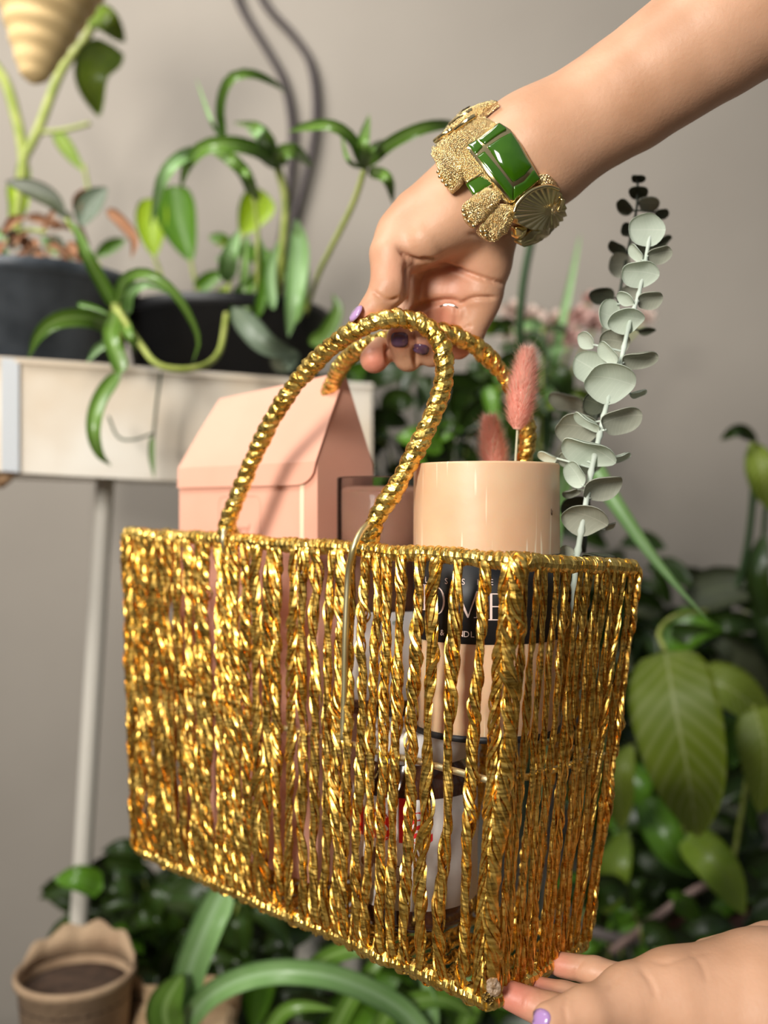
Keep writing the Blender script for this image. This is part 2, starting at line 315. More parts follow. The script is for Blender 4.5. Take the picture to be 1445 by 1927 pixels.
# ---------------------------------------------------------------- what stands in the basket
def onto(a):  # helper for a thing's base
    return tuple(a)
BZ = -.267
# carton
cx = thing('gable_box', 'peach pink carton with folded gable lid standing in the left of the basket', 'box', L(.28, .07, BZ))
u0, u1, w0, w1 = .2, .364, .040, .098
ze, zr = .036, .099
v = [L(u0, w0, BZ), L(u1, w0, BZ), L(u1, w1, BZ), L(u0, w1, BZ), L(u0, w0, ze), L(u1, w0, ze), L(u1, w1, ze), L(u0, w1, ze), L(u0, (w0+w1)/2, zr), L(u1+.0, (w0+w1)/2, zr)]
# slightly narrower ridge, as in the folded carton
v[8] = L(u0+.001, (w0+w1)/2, zr+.003); v[9] = L(u1-.018, (w0+w1)/2, zr-.006)
part('body', v, [[0, 1, 2, 3], [0, 4, 5, 1], [1, 5, 9, 6, 2], [2, 6, 7, 3], [3, 7, 8, 4, 0], [6, 9, 8, 7], [4, 8, 9, 5]], PEACH, cx, False)
# lid flap: roof panel carrying on over the eave with a rounded corner
wm = (w0+w1)/2; th = .0007; e = .0016
out = []
n = 9; rc = .020
def flapline(u):   # how far the flap reaches below the eave at u
    lo = u0-.0005; hi = u1-.003
    d = .0165
    if u < lo+rc: x = (lo+rc-u)/rc; d -= (1-math.sqrt(max(0, 1-x*x)))*.0155
    return d
us = np.r_[np.linspace(u0-.0005, u0+rc, 10), np.linspace(u0+rc+.01, u1-.001, 8)]
rows = []
for u in us:
    t = (u-u0)/(u1-u0); uu = u-.016*max(0, t)
    rows.append([L(uu, wm, zr+.0042-.009*t), L((uu+u)/2, (wm+w0)/2-.0012, (zr+ze)/2+.002-.004*t), L(u, w0-.0016, ze), L(u, w0-.0020, ze-flapline(u))])
rows = np.array(rows); nv = -VV*th
outer = rows.reshape(-1, 3)+nv; inner = rows.reshape(-1, 3)
N4 = len(outer); ff = grid_faces(len(us), 4, False); ff2 = [[i+N4 for i in q[::-1]] for q in ff]
edge = [i*4+3 for i in range(len(us))]; sd_ = [i for i in range(4)]
rim_ = [[edge[i], edge[i+1], edge[i+1]+N4, edge[i]+N4] for i in range(len(us)-1)]+[[sd_[i], sd_[i+1], sd_[i+1]+N4, sd_[i]+N4] for i in range(3)]+[[(len(us)-1)*4+i+1, (len(us)-1)*4+i, (len(us)-1)*4+i+N4, (len(us)-1)*4+i+1+N4] for i in range(3)]
part('lid_flap', np.vstack([outer, inner]), ff+ff2+rim_, PEACH, cx, False)
def quad_on_front(ua, ub, za, zb, off=.0004, w=None):
    ww = (w0 if w is None else w)-off
    return [L(ua, ww, za), L(ub, ww, za), L(ub, ww, zb), L(ua, ww, zb)], [[0, 1, 2, 3]]
v, f = quad_on_front(u0+.0135, u0+.018, BZ+.002, ze-.013); part('cream_stripe', v, f, CREAMST, cx, False)
mb = MB()   # printed rounded frame and shallow embossed lines
fu0, fu1, fz0, fz1 = .262, .312, -.03, .012
ring = []
for cxr, czr, a0 in ((fu1-.006, fz1-.006, 0), (fu0+.006, fz1-.006, 90), (fu0+.006, fz0+.006, 180), (fu1-.006, fz0+.006, 270)):
    for q in range(5): a = math.radians(a0+q*22.5); ring.append((cxr+.006*math.cos(a), czr+.006*math.sin(a)))
mb = MB(); v, f = tube([L(a, w0-.0001, b) for a, b in ring+[ring[0]]], .00028, 5, False); mb.add(v, f); mb.part('printed_frame', PEACHD, cx)
def text(s, size, origin, xd, yd, material, parent, bend=None, name='lettering', bold=0., align='CENTER', thick=0.0, shear=0.):
    cu = bpy.data.curves.new('t', 'FONT'); cu.body = s; cu.size = size; cu.align_x = align; cu.offset = bold; cu.shear = shear; cu.resolution_u = 3
    to = bpy.data.objects.new('t', cu); C.objects.link(to); dg = bpy.context.evaluated_depsgraph_get(); me0 = to.evaluated_get(dg).to_mesh()
    v = np.array([p.co[:] for p in me0.vertices]); f = [list(p.vertices) for p in me0.polygons]
    to.evaluated_get(dg).to_mesh_clear(); bpy.data.objects.remove(to); bpy.data.curves.remove(cu)
    if bend: w = np.array([bend(x, y) for x, y, _ in v])
    else: w = np.asarray(origin)+v[:, :1]*np.asarray(xd)+v[:, 1:2]*np.asarray(yd)
    return part(name, w, f, material, parent, False)
text('ard', .0105, L(.283, w0-.0006, -.016), -U, V(0, 0, 1), PEACHD, cx, shear=.4)

def cyl_text(s, cap, ctr, R, px, py, d, material, parent, name='lettering', bold=0., sx=1.):
    """letters wrapped on an upright cylinder; px,py say which point of the label they are read at"""
    d0 = ctr[1]; x = P(px, py, d)[0]; z = P(px, py, d)[2]
    view = math.atan2(ctr[0], ctr[1])
    a0 = math.asin(max(-.98, min(.98, (x-ctr[0]*d/ctr[1])/R*1.0)))
    def bend(X, Y):
        a = a0+X*sx/R; rr = R+.0006
        # angle measured from the direction towards the lens
        dx, dy = math.sin(a), -math.cos(a)
        ca, sa = math.cos(-view), math.sin(-view)
        return (ctr[0]+rr*(dx*ca-dy*sa), ctr[1]+rr*(dx*sa+dy*ca), z+Y-cap*.35)
    return text(s, cap*1.0/.7, None, None, None, material, parent, bend, name, bold)
# candle
cc = L(.067, .062, 0); CR = .0465
candle = thing('pillar_candle', 'thick glossy peach pillar candle with a black printed label in the right of the basket', 'candle', (cc[0], cc[1], CZ-.138))
za, zb = CZ-.138, CZ+.0305
v, f = lathe([(0.0, za), (CR-.003, za), (CR, za+.003), (CR, za+.05), (CR+.0002, za+.1), (CR, zb-.0012), (CR, zb-.0011), (CR-.0006, zb-.0001), (CR-.0007, zb), (CR-.003, zb), (CR-.006, zb-.0014), (CR*.4, zb-.003), (0.002, zb-.004)], (cc[0], cc[1], 0), 72)
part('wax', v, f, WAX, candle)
v, f = lathe([(CR+.0001, CZ-.079), (CR+.0004, CZ-.079), (CR+.0004, CZ-.026), (CR+.0001, CZ-.026)], (cc[0], cc[1], 0), 72); part('label', v, f[:-2], BLACKL, candle)
v, f = lathe([(CR+.0001, CZ-.138), (CR+.0003, CZ-.138), (CR+.0003, CZ-.134), (CR+.0001, CZ-.134)], (cc[0], cc[1], 0), 72); part('base_band', v, f[:-2], BLACKL, candle)
v, f = tube([(cc[0], cc[1], zb-.004), (cc[0]+.0005, cc[1], zb-.001), (cc[0]+.001, cc[1], zb+.0012)], .0009, 6); part('wick', v, f, BLACKP, candle)
cd_ = .60
for ch, x in (('L', 800), ('A', 815), ('S', 840), ('S', 872), ('I', 899), ('E', 924), ('R', 950)): cyl_text(ch, .0036, cc, CR, x, 1097, cd_, PINKL, candle)
for ch, x in (('&', 832), ('A', 857), ('N', 867), ('D', 878), ('L', 889), ('E', 899), ('S', 909)): cyl_text(ch, .0036, cc, CR, x, 1196, cd_, PINKL, candle)
def serif_letter(polys, x0, wpx, capm, py):
    mb = MB(); z0 = P(722, py, cd_)[2]; view = math.atan2(cc[0], cc[1])
    for pl in polys:
        pts = []
        for i in range(len(pl)):     # subdivide edges so that they follow the curve
            pts.append(pl[i])
        out = []
        for X, Y in pts:
            px = x0+X*wpx; x = (px-925)/F*cd_; a = math.asin(max(-.985, min(.985, x/CR))); rr = CR+.0008
            dx, dy = math.sin(a), -math.cos(a); ca, sa = math.cos(-view), math.sin(-view)
            out.append((cc[0]+rr*(dx*ca-dy*sa), cc[1]+rr*(dx*sa+dy*ca), z0+(Y-.5)*capm))
        mb.add(np.array(out), [list(range(len(out)))])
    return mb.part('lettering', PINKL, candle, False)
def R4(a, b, c, d): return [(a, b), (c, b), (c, d), (a, d)]
Hh = [R4(.12, 0, .24, 1), R4(.0, 0, .36, .035), R4(.0, .965, .36, 1), R4(.76, 0, .88, 1), R4(.64, 0, 1., .035), R4(.64, .965, 1., 1), R4(.24, .49, .76, .53)]
Ee = [R4(.12, 0, .26, 1), R4(0, 0, .9, .04), R4(0, .96, .85, 1), R4(.26, .49, .65, .53), R4(.86, 0, .9, .25), R4(.81, .78, .85, 1)]
Mm = [R4(.02, 0, .2, .03), R4(.08, 0, .14, 1), [(.08, 1), (.2, 1), (.56, .03), (.5, 0)], [(.5, 0), (.54, .0), (.86, 1), (.80, 1)], R4(.8, 0, .94, 1), R4(.72, 0, 1.04, .03)]
oo = []
for i in range(20):
    a, b = i/20*2*math.pi, (i+1)/20*2*math.pi
    oo.append([(.5+.5*math.cos(a), .5+.52*math.sin(a)), (.5+.5*math.cos(b), .5+.52*math.sin(b)), (.5+.37*math.cos(b), .5+.49*math.sin(b)), (.5+.37*math.cos(a), .5+.49*math.sin(a))])
serif_letter(Hh, 785, 27, .0160, 1130); serif_letter(oo, 818, 30, .0160, 1134); serif_letter(Mm, 862, 56, .0160, 1138); serif_letter(Ee, 928, 32, .0160, 1142)
# small nicks on the wax
v, f = blob(P(1036, 964, .6185), .0010, 5, .4, 8, 8, (1, .3, 2)); part('wax_nick', v, f, TWIG, candle)

# jar of hazelnut spread
jc = L(.112, .0445, 0); JR = .0405
jar = thing('spread_jar', 'jar of chocolate hazelnut spread with white label and red letters, seen low through the cords', 'jar', (jc[0], jc[1], CZ-.262))
v, f = lathe([(0, CZ-.262), (JR-.004, CZ-.262), (JR, CZ-.256), (JR, CZ-.176), (JR-.004, CZ-.166), (JR-.008, CZ-.160), (JR-.008, CZ-.156), (0, CZ-.156)], (jc[0], jc[1], 0), 48); part('jar_body', v, f, CHOC, jar)
v, f = lathe([(0, CZ-.158), (JR-.005, CZ-.158), (JR-.005, CZ-.141), (JR-.0065, CZ-.1395), (0, CZ-.1395)], (jc[0], jc[1], 0), 48); part('lid', v, f, LIDW, jar)
v, f = lathe([(JR+.0001, CZ-.247), (JR+.0005, CZ-.247), (JR+.0005, CZ-.178), (JR+.0001, CZ-.178)], (jc[0], jc[1], 0), 48); part('label', v, f[:-2], WHITEP, jar)
for ch, x, mt in (('n', 650, BLACKP), ('u', 672, REDP), ('t', 693, REDP), ('e', 714, REDP), ('l', 738, REDP), ('l', 758, REDP), ('a', 792, REDP)):
    cyl_text(ch, .0262, jc, JR, x, 1552, .628, mt, jar, bold=.0011, sx=.85)
def printed(cx_, cy_, rx, ry, material, name):
    z0 = P(722, cy_, .63)[2]; x = (cx_-722.5)/F*.63-jc[0]*.63/jc[1]; a0 = math.asin(max(-.95, min(.95, x/JR))); view = math.atan2(jc[0], jc[1])
    v = []
    for i in range(18):
        t = i/18*2*math.pi; a = a0+rx/F*.63*math.cos(t)/JR; rr = JR+.0008; dx, dy = math.sin(a), -math.cos(a); ca, sa = math.cos(-view), math.sin(-view)
        v.append((jc[0]+rr*(dx*ca-dy*sa), jc[1]+rr*(dx*sa+dy*ca), z0+ry/F*.63*math.sin(t)))
    part(name, v, [list(range(18))], material, jar, False)
for q in ((668, 1600, 16, 14), (705, 1612, 14, 16), (690, 1630, 18, 10)): printed(*q, NUT, 'printed_hazelnut')
printed(700, 1655, 50, 14, TOAST, 'printed_bread'); printed(745, 1640, 30, 16, NUT, 'printed_hazelnut')

# tumbler candle
gc = L(.163, .07, 0); GR = .0335
GLASS = bpy.data.materials.new('clear_glass'); GLASS.use_nodes = True; b = GLASS.node_tree.nodes['Principled BSDF']
b.inputs['Transmission Weight'].default_value = 1; b.inputs['Roughness'].default_value = .02; b.inputs['IOR'].default_value = 1.12
WAX2 = mat('terracotta_wax', (.52, .26, .17), .55, 0, (.58, .30, .20), 20, sub=.1)
tum = thing('glass_candle', 'glass tumbler filled with brownish peach wax between the carton and the pillar candle', 'candle', (gc[0], gc[1], CZ-.138))
v, f = lathe([(GR-.002, CZ-.134), (GR, CZ-.138), (GR, CZ+.0235), (GR-.0006, CZ+.0245), (GR-.0016, CZ+.0235), (GR-.0016, CZ-.13)], (gc[0], gc[1], 0), 56); part('glass', v, f, GLASS, tum)
v, f = lathe([(0, CZ-.129), (GR-.0025, CZ-.129), (GR-.0025, CZ+.013), (GR-.0035, CZ+.0142), (0, CZ+.0145)], (gc[0], gc[1], 0), 56); part('wax', v, f, WAX2, tum)
v, f = lathe([(GR+.0002, CZ-.128), (GR+.0005, CZ-.128), (GR+.0005, CZ-.068), (GR+.0002, CZ-.068)], (gc[0], gc[1], 0), 56); part('label', v, f[:-2], WHITEP, tum)
for i, ch in enumerate('JROMYZ'): cyl_text(ch, .0026, gc, GR, 680, 1212+i*13, .69, BLACKP, tum, bold=.0002)
for i, ch in enumerate('KSV'): cyl_text(ch, .0034, gc, GR, 661, 1158+i*16, .69, BLACKP, tum)
for i, ch in enumerate('A2'): cyl_text(ch, .0024, gc, GR, 701, 1228+i*11, .69, BLACKP, tum)
cyl_text('e', .004, gc, GR, 741, 1170, .69, GREENP, tum)
# ---------------------------------------------------------------- hands: one continuous surface each
def polygonise(Fd, o, h):
    n = np.array(Fd.shape)-1; ins = Fd < 0; cs = [(i, j, k) for i in (0, 1) for j in (0, 1) for k in (0, 1)]
    sl = lambda A, c: A[c[0]:c[0]+n[0], c[1]:c[1]+n[1], c[2]:c[2]+n[2]]
    cnt = sum(sl(ins, c).astype(np.int8) for c in cs); act = (cnt > 0) & (cnt < 8); idx = np.full(n, -1); I = np.argwhere(act); idx[act] = np.arange(len(I))
    acc = np.zeros((len(I), 3)); w = np.zeros(len(I)); val = {c: sl(Fd, c)[act] for c in cs}
    for a in cs:
        for ax in range(3):
            if a[ax]: continue
            b = list(a); b[ax] = 1; b = tuple(b); fa, fb = val[a], val[b]; m = (fa < 0) != (fb < 0)
            t = np.where(m, fa/np.where(m, fa-fb, 1), 0); p = np.repeat(np.array(a, float)[None], len(I), 0); p[:, ax] = t
            acc += p*m[:, None]; w += m
    v = o+(I+acc/w[:, None])*h; faces = []
    for ax in range(3):
        s0 = [slice(1, -1)]*3; s0[ax] = slice(0, -1); s1 = [slice(1, -1)]*3; s1[ax] = slice(1, None)
        A, Bn = ins[tuple(s0)], ins[tuple(s1)]; E = np.argwhere(A != Bn); off = np.array([1, 1, 1]); off[ax] = 0; E2 = E+off
        sgn = A[tuple(E.T)]; u, w_ = (ax+1) % 3, (ax+2) % 3
        q = []
        for du, dw in ((-1, -1), (0, -1), (0, 0), (-1, 0)):
            e = E2.copy(); e[:, u] += du; e[:, w_] += dw; q.append(idx[tuple(e.T)])
        q = np.stack(q, 1); q = np.where(sgn[:, None], q, q[:, ::-1]); faces.append(q[(q >= 0).all(1)])
    return v, np.vstack(faces)
def sculpt(chains, h=.0014):
    """chains: (k, [(px,py,d,r_px),...]) round-cone chains melted together with radius k"""
    pts = []
    for k, ch in chains:
        for p in ch: c = P(*p[:3]); r = p[3]/F*p[2]; pts += [c-r, c+r]
    lo = np.min(pts, 0)-.006; hi = np.max(pts, 0)+.006; n = np.ceil((hi-lo)/h).astype(int)+1
    ax = [lo[i]+np.arange(n[i])*h for i in range(3)]; D = np.full(n, 1.0, np.float32)
    for k, ch in chains:
        cp = [(P(*p[:3]), p[3]/F*p[2]) for p in ch]
        if len(cp) == 1: cp = cp*2
        l2 = np.min([c-r for c, r in cp], 0)-.014; h2 = np.max([c+r for c, r in cp], 0)+.014
        s = [slice(max(0, int((l2[i]-lo[i])/h)), min(n[i], int((h2[i]-lo[i])/h)+2)) for i in range(3)]
        X, Y, Z = np.meshgrid(*[ax[i][s[i]] for i in range(3)], indexing='ij', sparse=True)
        loc = None
        for (a, ra), (b, rb) in zip(cp[:-1], cp[1:]):
            ab = b-a; L2 = max(1e-12, ab@ab); t = np.clip(((X-a[0])*ab[0]+(Y-a[1])*ab[1]+(Z-a[2])*ab[2])/L2, 0, 1)
            d = np.sqrt((X-a[0]-t*ab[0])**2+(Y-a[1]-t*ab[1])**2+(Z-a[2]-t*ab[2])**2)-(ra+(rb-ra)*t)
            if loc is None: loc = d
            else: q = np.maximum(0, .003-np.abs(loc-d)); loc = np.minimum(loc, d)-q*q/(4*.003)
        S = tuple(s); G = D[S]; kk = abs(k); q = np.maximum(0, kk-np.abs(G-loc)); D[S] = (np.minimum(G, loc)-q*q/(4*kk)).astype(np.float32)
    v, f = polygonise(D, lo, h)
    for it in range(3):      # relax the grid steps
        e = np.concatenate([f[:, [i, (i+1) % 4]] for i in range(4)]); s = np.zeros_like(v); c = np.zeros(len(v))
        for i in range(3): s[:, i] = np.bincount(e[:, 0], v[e[:, 1], i], len(v))+np.bincount(e[:, 1], v[e[:, 0], i], len(v))
        c = np.bincount(e[:, 0], minlength=len(v))+np.bincount(e[:, 1], minlength=len(v)); v = v+.55*(s/c[:, None]-v)
    return v, f
def vnormals(v, f):
    fn = np.cross(v[f[:, 2]]-v[f[:, 0]], v[f[:, 3]]-v[f[:, 1]]); nn = np.zeros_like(v)
    for k in range(4):
        for i in range(3): nn[:, i] += np.bincount(f[:, k], fn[:, i], len(v))
    return nrm(nn)
def crease(v, f, lines):
    """press skin folds into the side of the hand the lines lie on; lines: (depth, width, side, px points)"""
    nn = vnormals(v, f); px = 722.5+F*v[:, 0]/v[:, 1]; py = 963.5-F*(v[:, 2]-CZ)/v[:, 1]; out = v.copy()
    for dep, wd, pts in lines:
        c = spline(np.array([(a, b, 0.) for a, b in pts], float), 40)[:, :2]; dm = np.full(len(v), 1e9); tt = np.zeros(len(v))
        for i, (x, y) in enumerate(c):
            d = np.hypot(px-x, py-y); m = d < dm; dm[m] = d[m]; tt[m] = i/39
        fade = np.clip(np.minimum(tt, 1-tt)*6+.15, 0, 1); w = np.exp(-(dm/wd)**2)*fade*np.clip(-nn[:, 1]*2, 0, 1); out -= nn*(w*dep)[:, None]
    return out
def skin_mesh(name, chains, lines, label, blush, h=.0014):
    v, f = sculpt(chains, h); v = crease(v, f, lines); me = mesh(name, v, f, SKIN)
    at = me.color_attributes.new('blush', 'FLOAT_COLOR', 'POINT'); b = np.zeros(len(v))
    for p in blush:
        c = P(*p[:3]); r = p[3]/F*p[2]; b = np.maximum(b, p[4]*np.exp(-(np.linalg.norm(v-c, axis=1)/r)**2))
    col = np.ones((len(v), 4)); col[:, :3] = b[:, None]; at.data.foreach_set('color', col.ravel())
    o = obj(name, me); tag(o, label, 'person'); return o, BVHTree.FromPolygons(v.tolist(), f.tolist())
t = SKIN.node_tree; b = t.nodes['Principled BSDF']; src = b.inputs['Base Color'].links[0].from_socket
at = t.nodes.new('ShaderNodeAttribute'); at.attribute_name = 'blush'; mx = t.nodes.new('ShaderNodeMix'); mx.data_type = 'RGBA'; mx.inputs[7].default_value = (.74, .22, .16, 1)
t.links.new(at.outputs['Fac'], mx.inputs[0]); t.links.new(src, mx.inputs[6]); t.links.new(mx.outputs[2], b.inputs['Base Color'])

upper = [
 (.001, [(1690, -170, .60, 165), (1345, 62, .625, 121), (1180, 178, .64, 106), (1000, 288, .65, 98)]),
 (.020, [(1000, 288, .65, 98), (905, 352, .655, 90), (800, 425, .655, 72), (768, 455, .655, 60)]),
 (.010, [(1000, 300, .655, 95), (925, 395, .665, 62), (912, 495, .670, 50), (905, 545, .672, 42)]),
 (.012, [(880, 420, .66, 62), (862, 480, .675, 46), (825, 540, .680, 36)]),
 (.010, [(800, 500, .682, 34), (790, 550, .684, 28)]),
 (.006, [(775, 552, .684, 24), (840, 562, .678, 30), (905, 556, .672, 36)]),
 (.006, [(850, 410, .645, 66), (800, 452, .640, 44)]),                                     # ball of the thumb
 (.007, [(758, 440, .650, 48), (737, 478, .645, 41), (733, 540, .640, 36), (706, 580, .638, 28), (680, 600, .637, 20)]),  # thumb
 (.0018, [(792, 560, .686, 27), (745, 632, .684, 26), (704, 676, .664, 27)]),                # index finger
 (.0018, [(825, 572, .680, 28), (805, 640, .690, 26), (768, 672, .670, 26), (751, 636, .6545, 25)]),   # middle
 (.0018, [(864, 588, .676, 29), (852, 645, .688, 26), (812, 664, .668, 25), (792, 640, .6535, 22.5)]),  # ring
 (.0018, [(908, 572, .672, 33), (883, 628, .676, 27), (862, 652, .672, 23), (842, 650, .668, 18)]),    # little
]
ul = [(.0040, 5, [(748, 466), (764, 481), (790, 494), (818, 492), (850, 474)]), (.0034, 4.5, [(772, 505), (798, 490), (835, 500), (880, 515), (930, 530), (958, 535)]),
      (.0026, 4, [(785, 572), (792, 525), (825, 508), (872, 507)]), (.0045, 6, [(768, 590), (800, 574), (840, 566), (868, 572)]), (.0028, 4, [(860, 578), (888, 562), (935, 560)]),
      (.0018, 3.5, [(700, 548), (730, 565), (752, 560)]), (.0014, 5, [(880, 440), (920, 445), (965, 430)]), (.0020, 3.0, [(845, 612), (865, 620), (888, 612)]),
      (.0045, 3.5, [(773, 606), (777, 640), (780, 668), (784, 694)]), (.0040, 3.5, [(727, 645), (729, 672), (736, 700)]), (.0030, 7, [(765, 490), (768, 530), (760, 575), (745, 600)]), (.0018, 4, [(858, 575), (856, 610), (850, 640)])]
armt, bvu = skin_mesh('person', upper, ul, "person's forearm and hand reaching down from the top right, gripping the basket handles",
    [(705, 680, .66, 26, .9), (752, 640, .65, 22, .5), (795, 650, .65, 20, .5), (835, 590, .675, 40, .45), (860, 655, .67, 30, .6), (740, 520, .64, 50, .25), (850, 530, .67, 60, .35), (690, 600, .636, 25, .5)])
lower = [
 (.001, [(1720, 1975, .56, 125), (1560, 1905, .56, 135), (1440, 1905, .56, 150), (1290, 1890, .556, 104), (1190, 1880, .552, 62)]),
 (.012, [(1250, 1880, .552, 72), (1185, 1890, .546, 56), (1105, 1908, .535, 50), (1036, 1922, .528, 36)]),  # thumb
 (.004, [(1230, 1935, .57, 46), (1140, 1932, .572, 38), (1040, 1906, .575, 35), (962, 1874, .5815, 27)]),  # index
 (.004, [(1240, 1905, .585, 44), (1150, 1893, .592, 30), (1060, 1872, .598, 24), (988, 1852, .607, 19)]),   # middle
 (.004, [(1260, 1870, .595, 50), (1180, 1848, .607, 31), (1120, 1828, .615, 26.5), (1054, 1815, .624, 23)]),   # ring
 (.004, [(1290, 1875, .61, 44), (1200, 1872, .625, 26), (1120, 1860, .635, 20)]),                           # little
 (.008, [(1600, 1800, .61, 70), (1450, 1790, .60, 52), (1330, 1797, .595, 30)]),
]
ll = [(.0012, 4, [(1145, 1862), (1165, 1835), (1172, 1815)]), (.0008, 5, [(1200, 1815), (1225, 1850), (1235, 1880)]), (.0008, 4, [(1100, 1800), (1082, 1830), (1085, 1850)]),
      (.0007, 4, [(1010, 1855), (992, 1875), (985, 1900)]), (.0006, 5, [(1290, 1785), (1320, 1815), (1330, 1850)]), (.0008, 3.5, [(1070, 1870), (1062, 1895), (1068, 1927)]),
      (.0009, 5, [(1210, 1800), (1250, 1812), (1290, 1800), (1340, 1790)])]
armb, bvl = skin_mesh('person', lower, ll, "person's hand entering from the bottom right corner, fingertips under the basket's corner",
    [(965, 1875, .58, 45, .95), (1050, 1815, .62, 30, .6), (1000, 1850, .60, 40, .7), (1040, 1915, .53, 30, .2)])

def cast(bv, px, py):
    o = Vector((0, 0, CZ)); p = P(px, py, 1.); d = (Vector(p)-o).normalized(); h = bv.ray_cast(o, d)
    return (None, None) if h[0] is None else (np.array(h[0]), np.array(h[1]))
def nail(bv, pts, material, parent, thick=.0007, dd=None):
    """a nail plate laid on the fingertip: outline given on the finger, surface found on it"""
    c = np.mean(pts, 0); rings = (1., .93, .6, .25); pos = []
    for s in rings: pos.append([tuple(c+(np.array(p)-c)*s) for p in pts])
    base = []; last = None
    for ring in pos:
        for x, y in ring:
            p, n = cast(bv, x, y)
            if p is None: p, n = cast(bv, *(c+(np.array((x, y))-c)*.5))
            base.append((p, n))
    m = len(pts); mean = np.median([p[1] for p, n in base]); v = []
    for i, (p, n) in enumerate(base):
        hgt = -.0006 if i < m else thick
        q = p.copy()
        if abs(q[1]-mean) > .006: q[1] = mean+.004*np.sign(q[1]-mean)
        v.append(q+n*hgt)
    f = [q for q in grid_faces(len(rings), m)]+[list(range(3*m, 4*m))]
    part('fingernail', v, f, material, parent)
def oval(cx_, cy_, a, b, ang=0, n=16, pw=2.):
    o = []; r = math.radians(ang)
    for i in range(n):
        t = i/n*2*math.pi; x = a*np.sign(math.cos(t))*abs(math.cos(t))**(2/pw); y = b*np.sign(math.sin(t))*abs(math.sin(t))**(2/pw)
        o.append((cx_+x*math.cos(r)-y*math.sin(r), cy_+x*math.sin(r)+y*math.cos(r)))
    return o
nail(bvu, oval(752, 639, 16.5, 14.5, 0, 16, 3.2), NAILD, armt); nail(bvu, oval(792, 657, 15.5, 10, 8, 16, 3), NAILD, armt)
nail(bvl, oval(1016, 1921, 19, 24, 25, 16, 2.4), NAILL, armb)
# thumb nail, seen edge-on beside the tip
v, f = lathe([(.0, -.0014), (.0056, -.0008), (.0064, .0), (.0046, .0012), (0, .0018)], P(669, 590, .631), 16, (-.75, -.45, .5)); part('fingernail', v, f, mat('lilac_nail_polish_upper', (.50, .30, .55), .2, coat=.5), armt)
# slim silver ring on the ring finger
v, f = tube([cast(bvu, x, y)[0]+V(0, .0003, 0) for x, y in ((828, 577), (836, 574), (845, 573), (854, 575), (862, 580))], .0007, 8); rg = part('finger_ring', v, f, mat('silver', (.8, .8, .78), .2, 1.), None); tag(rg, "thin silver ring at the base of the upper hand's ring finger", 'ring')

# ---------------------------------------------------------------- elephant bracelet
bc0 = (942, 322); aa_, pp_ = (.60, -.80), (.80, .60); BR_, BD, BZD = 123., .655, .0400
def bsurf(px, py, hgt=0.):
    t = ((px-bc0[0])*pp_[0]+(py-bc0[1])*pp_[1])/BR_; t = max(-1.12, min(1.12, t)); 
    s = math.sqrt(max(0., 1-t*t)); d = BD-BZD*s; p = P(px, py, d)
    if abs(t) > 1: p = P(px, py, BD+.02*(abs(t)-1))
    tc_ = max(-1, min(1, t)); n = V(pp_[0]*tc_, -max(.05, math.sqrt(max(0, 1-tc_*tc_))), -pp_[1]*tc_); n = n/np.linalg.norm(n)
    return p+n*hgt
bx_ = lambda l: [(800+x/5.352, 170+y/5.352) for x, y in l]
def dens(pl, n):
    pl = np.array(pl, float); q = np.vstack([pl, pl[:1]]); s = np.r_[0, np.cumsum(np.linalg.norm(np.diff(q, axis=0), axis=1))]
    x = np.linspace(0, s[-1], n, endpoint=False); return np.stack([np.interp(x, s, q[:, i]) for i in range(2)], 1)
def dens_(o, n, ph):
    q = np.vstack([o, o[:1]]); s = np.r_[0, np.cumsum(np.linalg.norm(np.diff(q, axis=0), axis=1))]; x = np.mod(np.linspace(0, s[-1], n, endpoint=False)+ph*s[-1]/n, s[-1])
    return np.stack([np.interp(x, s, q[:, i]) for i in range(2)], 1)
def pillow(name, pl, h0, h1, material, parent, n=48, K=7, pw=2.5, smooth_n=0, ridge=None, c=None, base=-.0015, beads=0):
    o = dens(bx_(pl), n)
    for _ in range(smooth_n): o = (np.roll(o, 1, 0)+2*o+np.roll(o, -1, 0))/4
    c = o.mean(0) if c is None else np.array(bx_([c])[0]); v = [bsurf(x, y, base) for x, y in o]; rings = 1
    for i in range(K):
        s = 1-(i/K)**1.6*.97; rings += 1; prof = h0+(h1-h0)*(1-s**pw)
        for j, (x, y) in enumerate(c+(o-c)*s):
            hh = prof
            if ridge: hh += ridge(j/n, s, x, y)
            v.append(bsurf(x, y, hh))
    f = grid_faces(rings, n)+[list(range((rings-1)*n, rings*n))]
    fn = MB().add(np.array(v), f); body = fn.part(name, material, parent, True)
    if beads:      # cast pebble grain standing proud of the surface
        mb = MB(); rad = np.linalg.norm(o-c, axis=1).mean(); s = .97; k_ = 0
        while s > .04:
            per = np.linalg.norm(np.diff(np.vstack([o, o[:1]]), axis=0), axis=1).sum()*s; q = max(3, int(per/beads)); ring = c+(dens_(o, q, k_*.5)-c)*s
            for j, (x, y) in enumerate(ring):
                x += random.uniform(-.4, .4); y += random.uniform(-.4, .4)
                hh = h0+(h1-h0)*(1-s**pw)+(ridge(j/q, s, x, y) if ridge else 0); bv_, bf_ = blob(bsurf(x, y, hh-.00005), beads*random.uniform(.36, .46)/F*.62, 1, 0, 5, 6); mb.add(bv_, bf_)
            s -= beads*.92/rad; k_ += 1
        g_ = mb.part('pebble_grain', BRP, body, True); g_['kind'] = 'stuff'
    return body
brc = thing('elephant_bracelet', 'chunky gold elephant cuff bracelet with green enamel blanket on the upper wrist', 'bracelet', P(942, 322, .66))
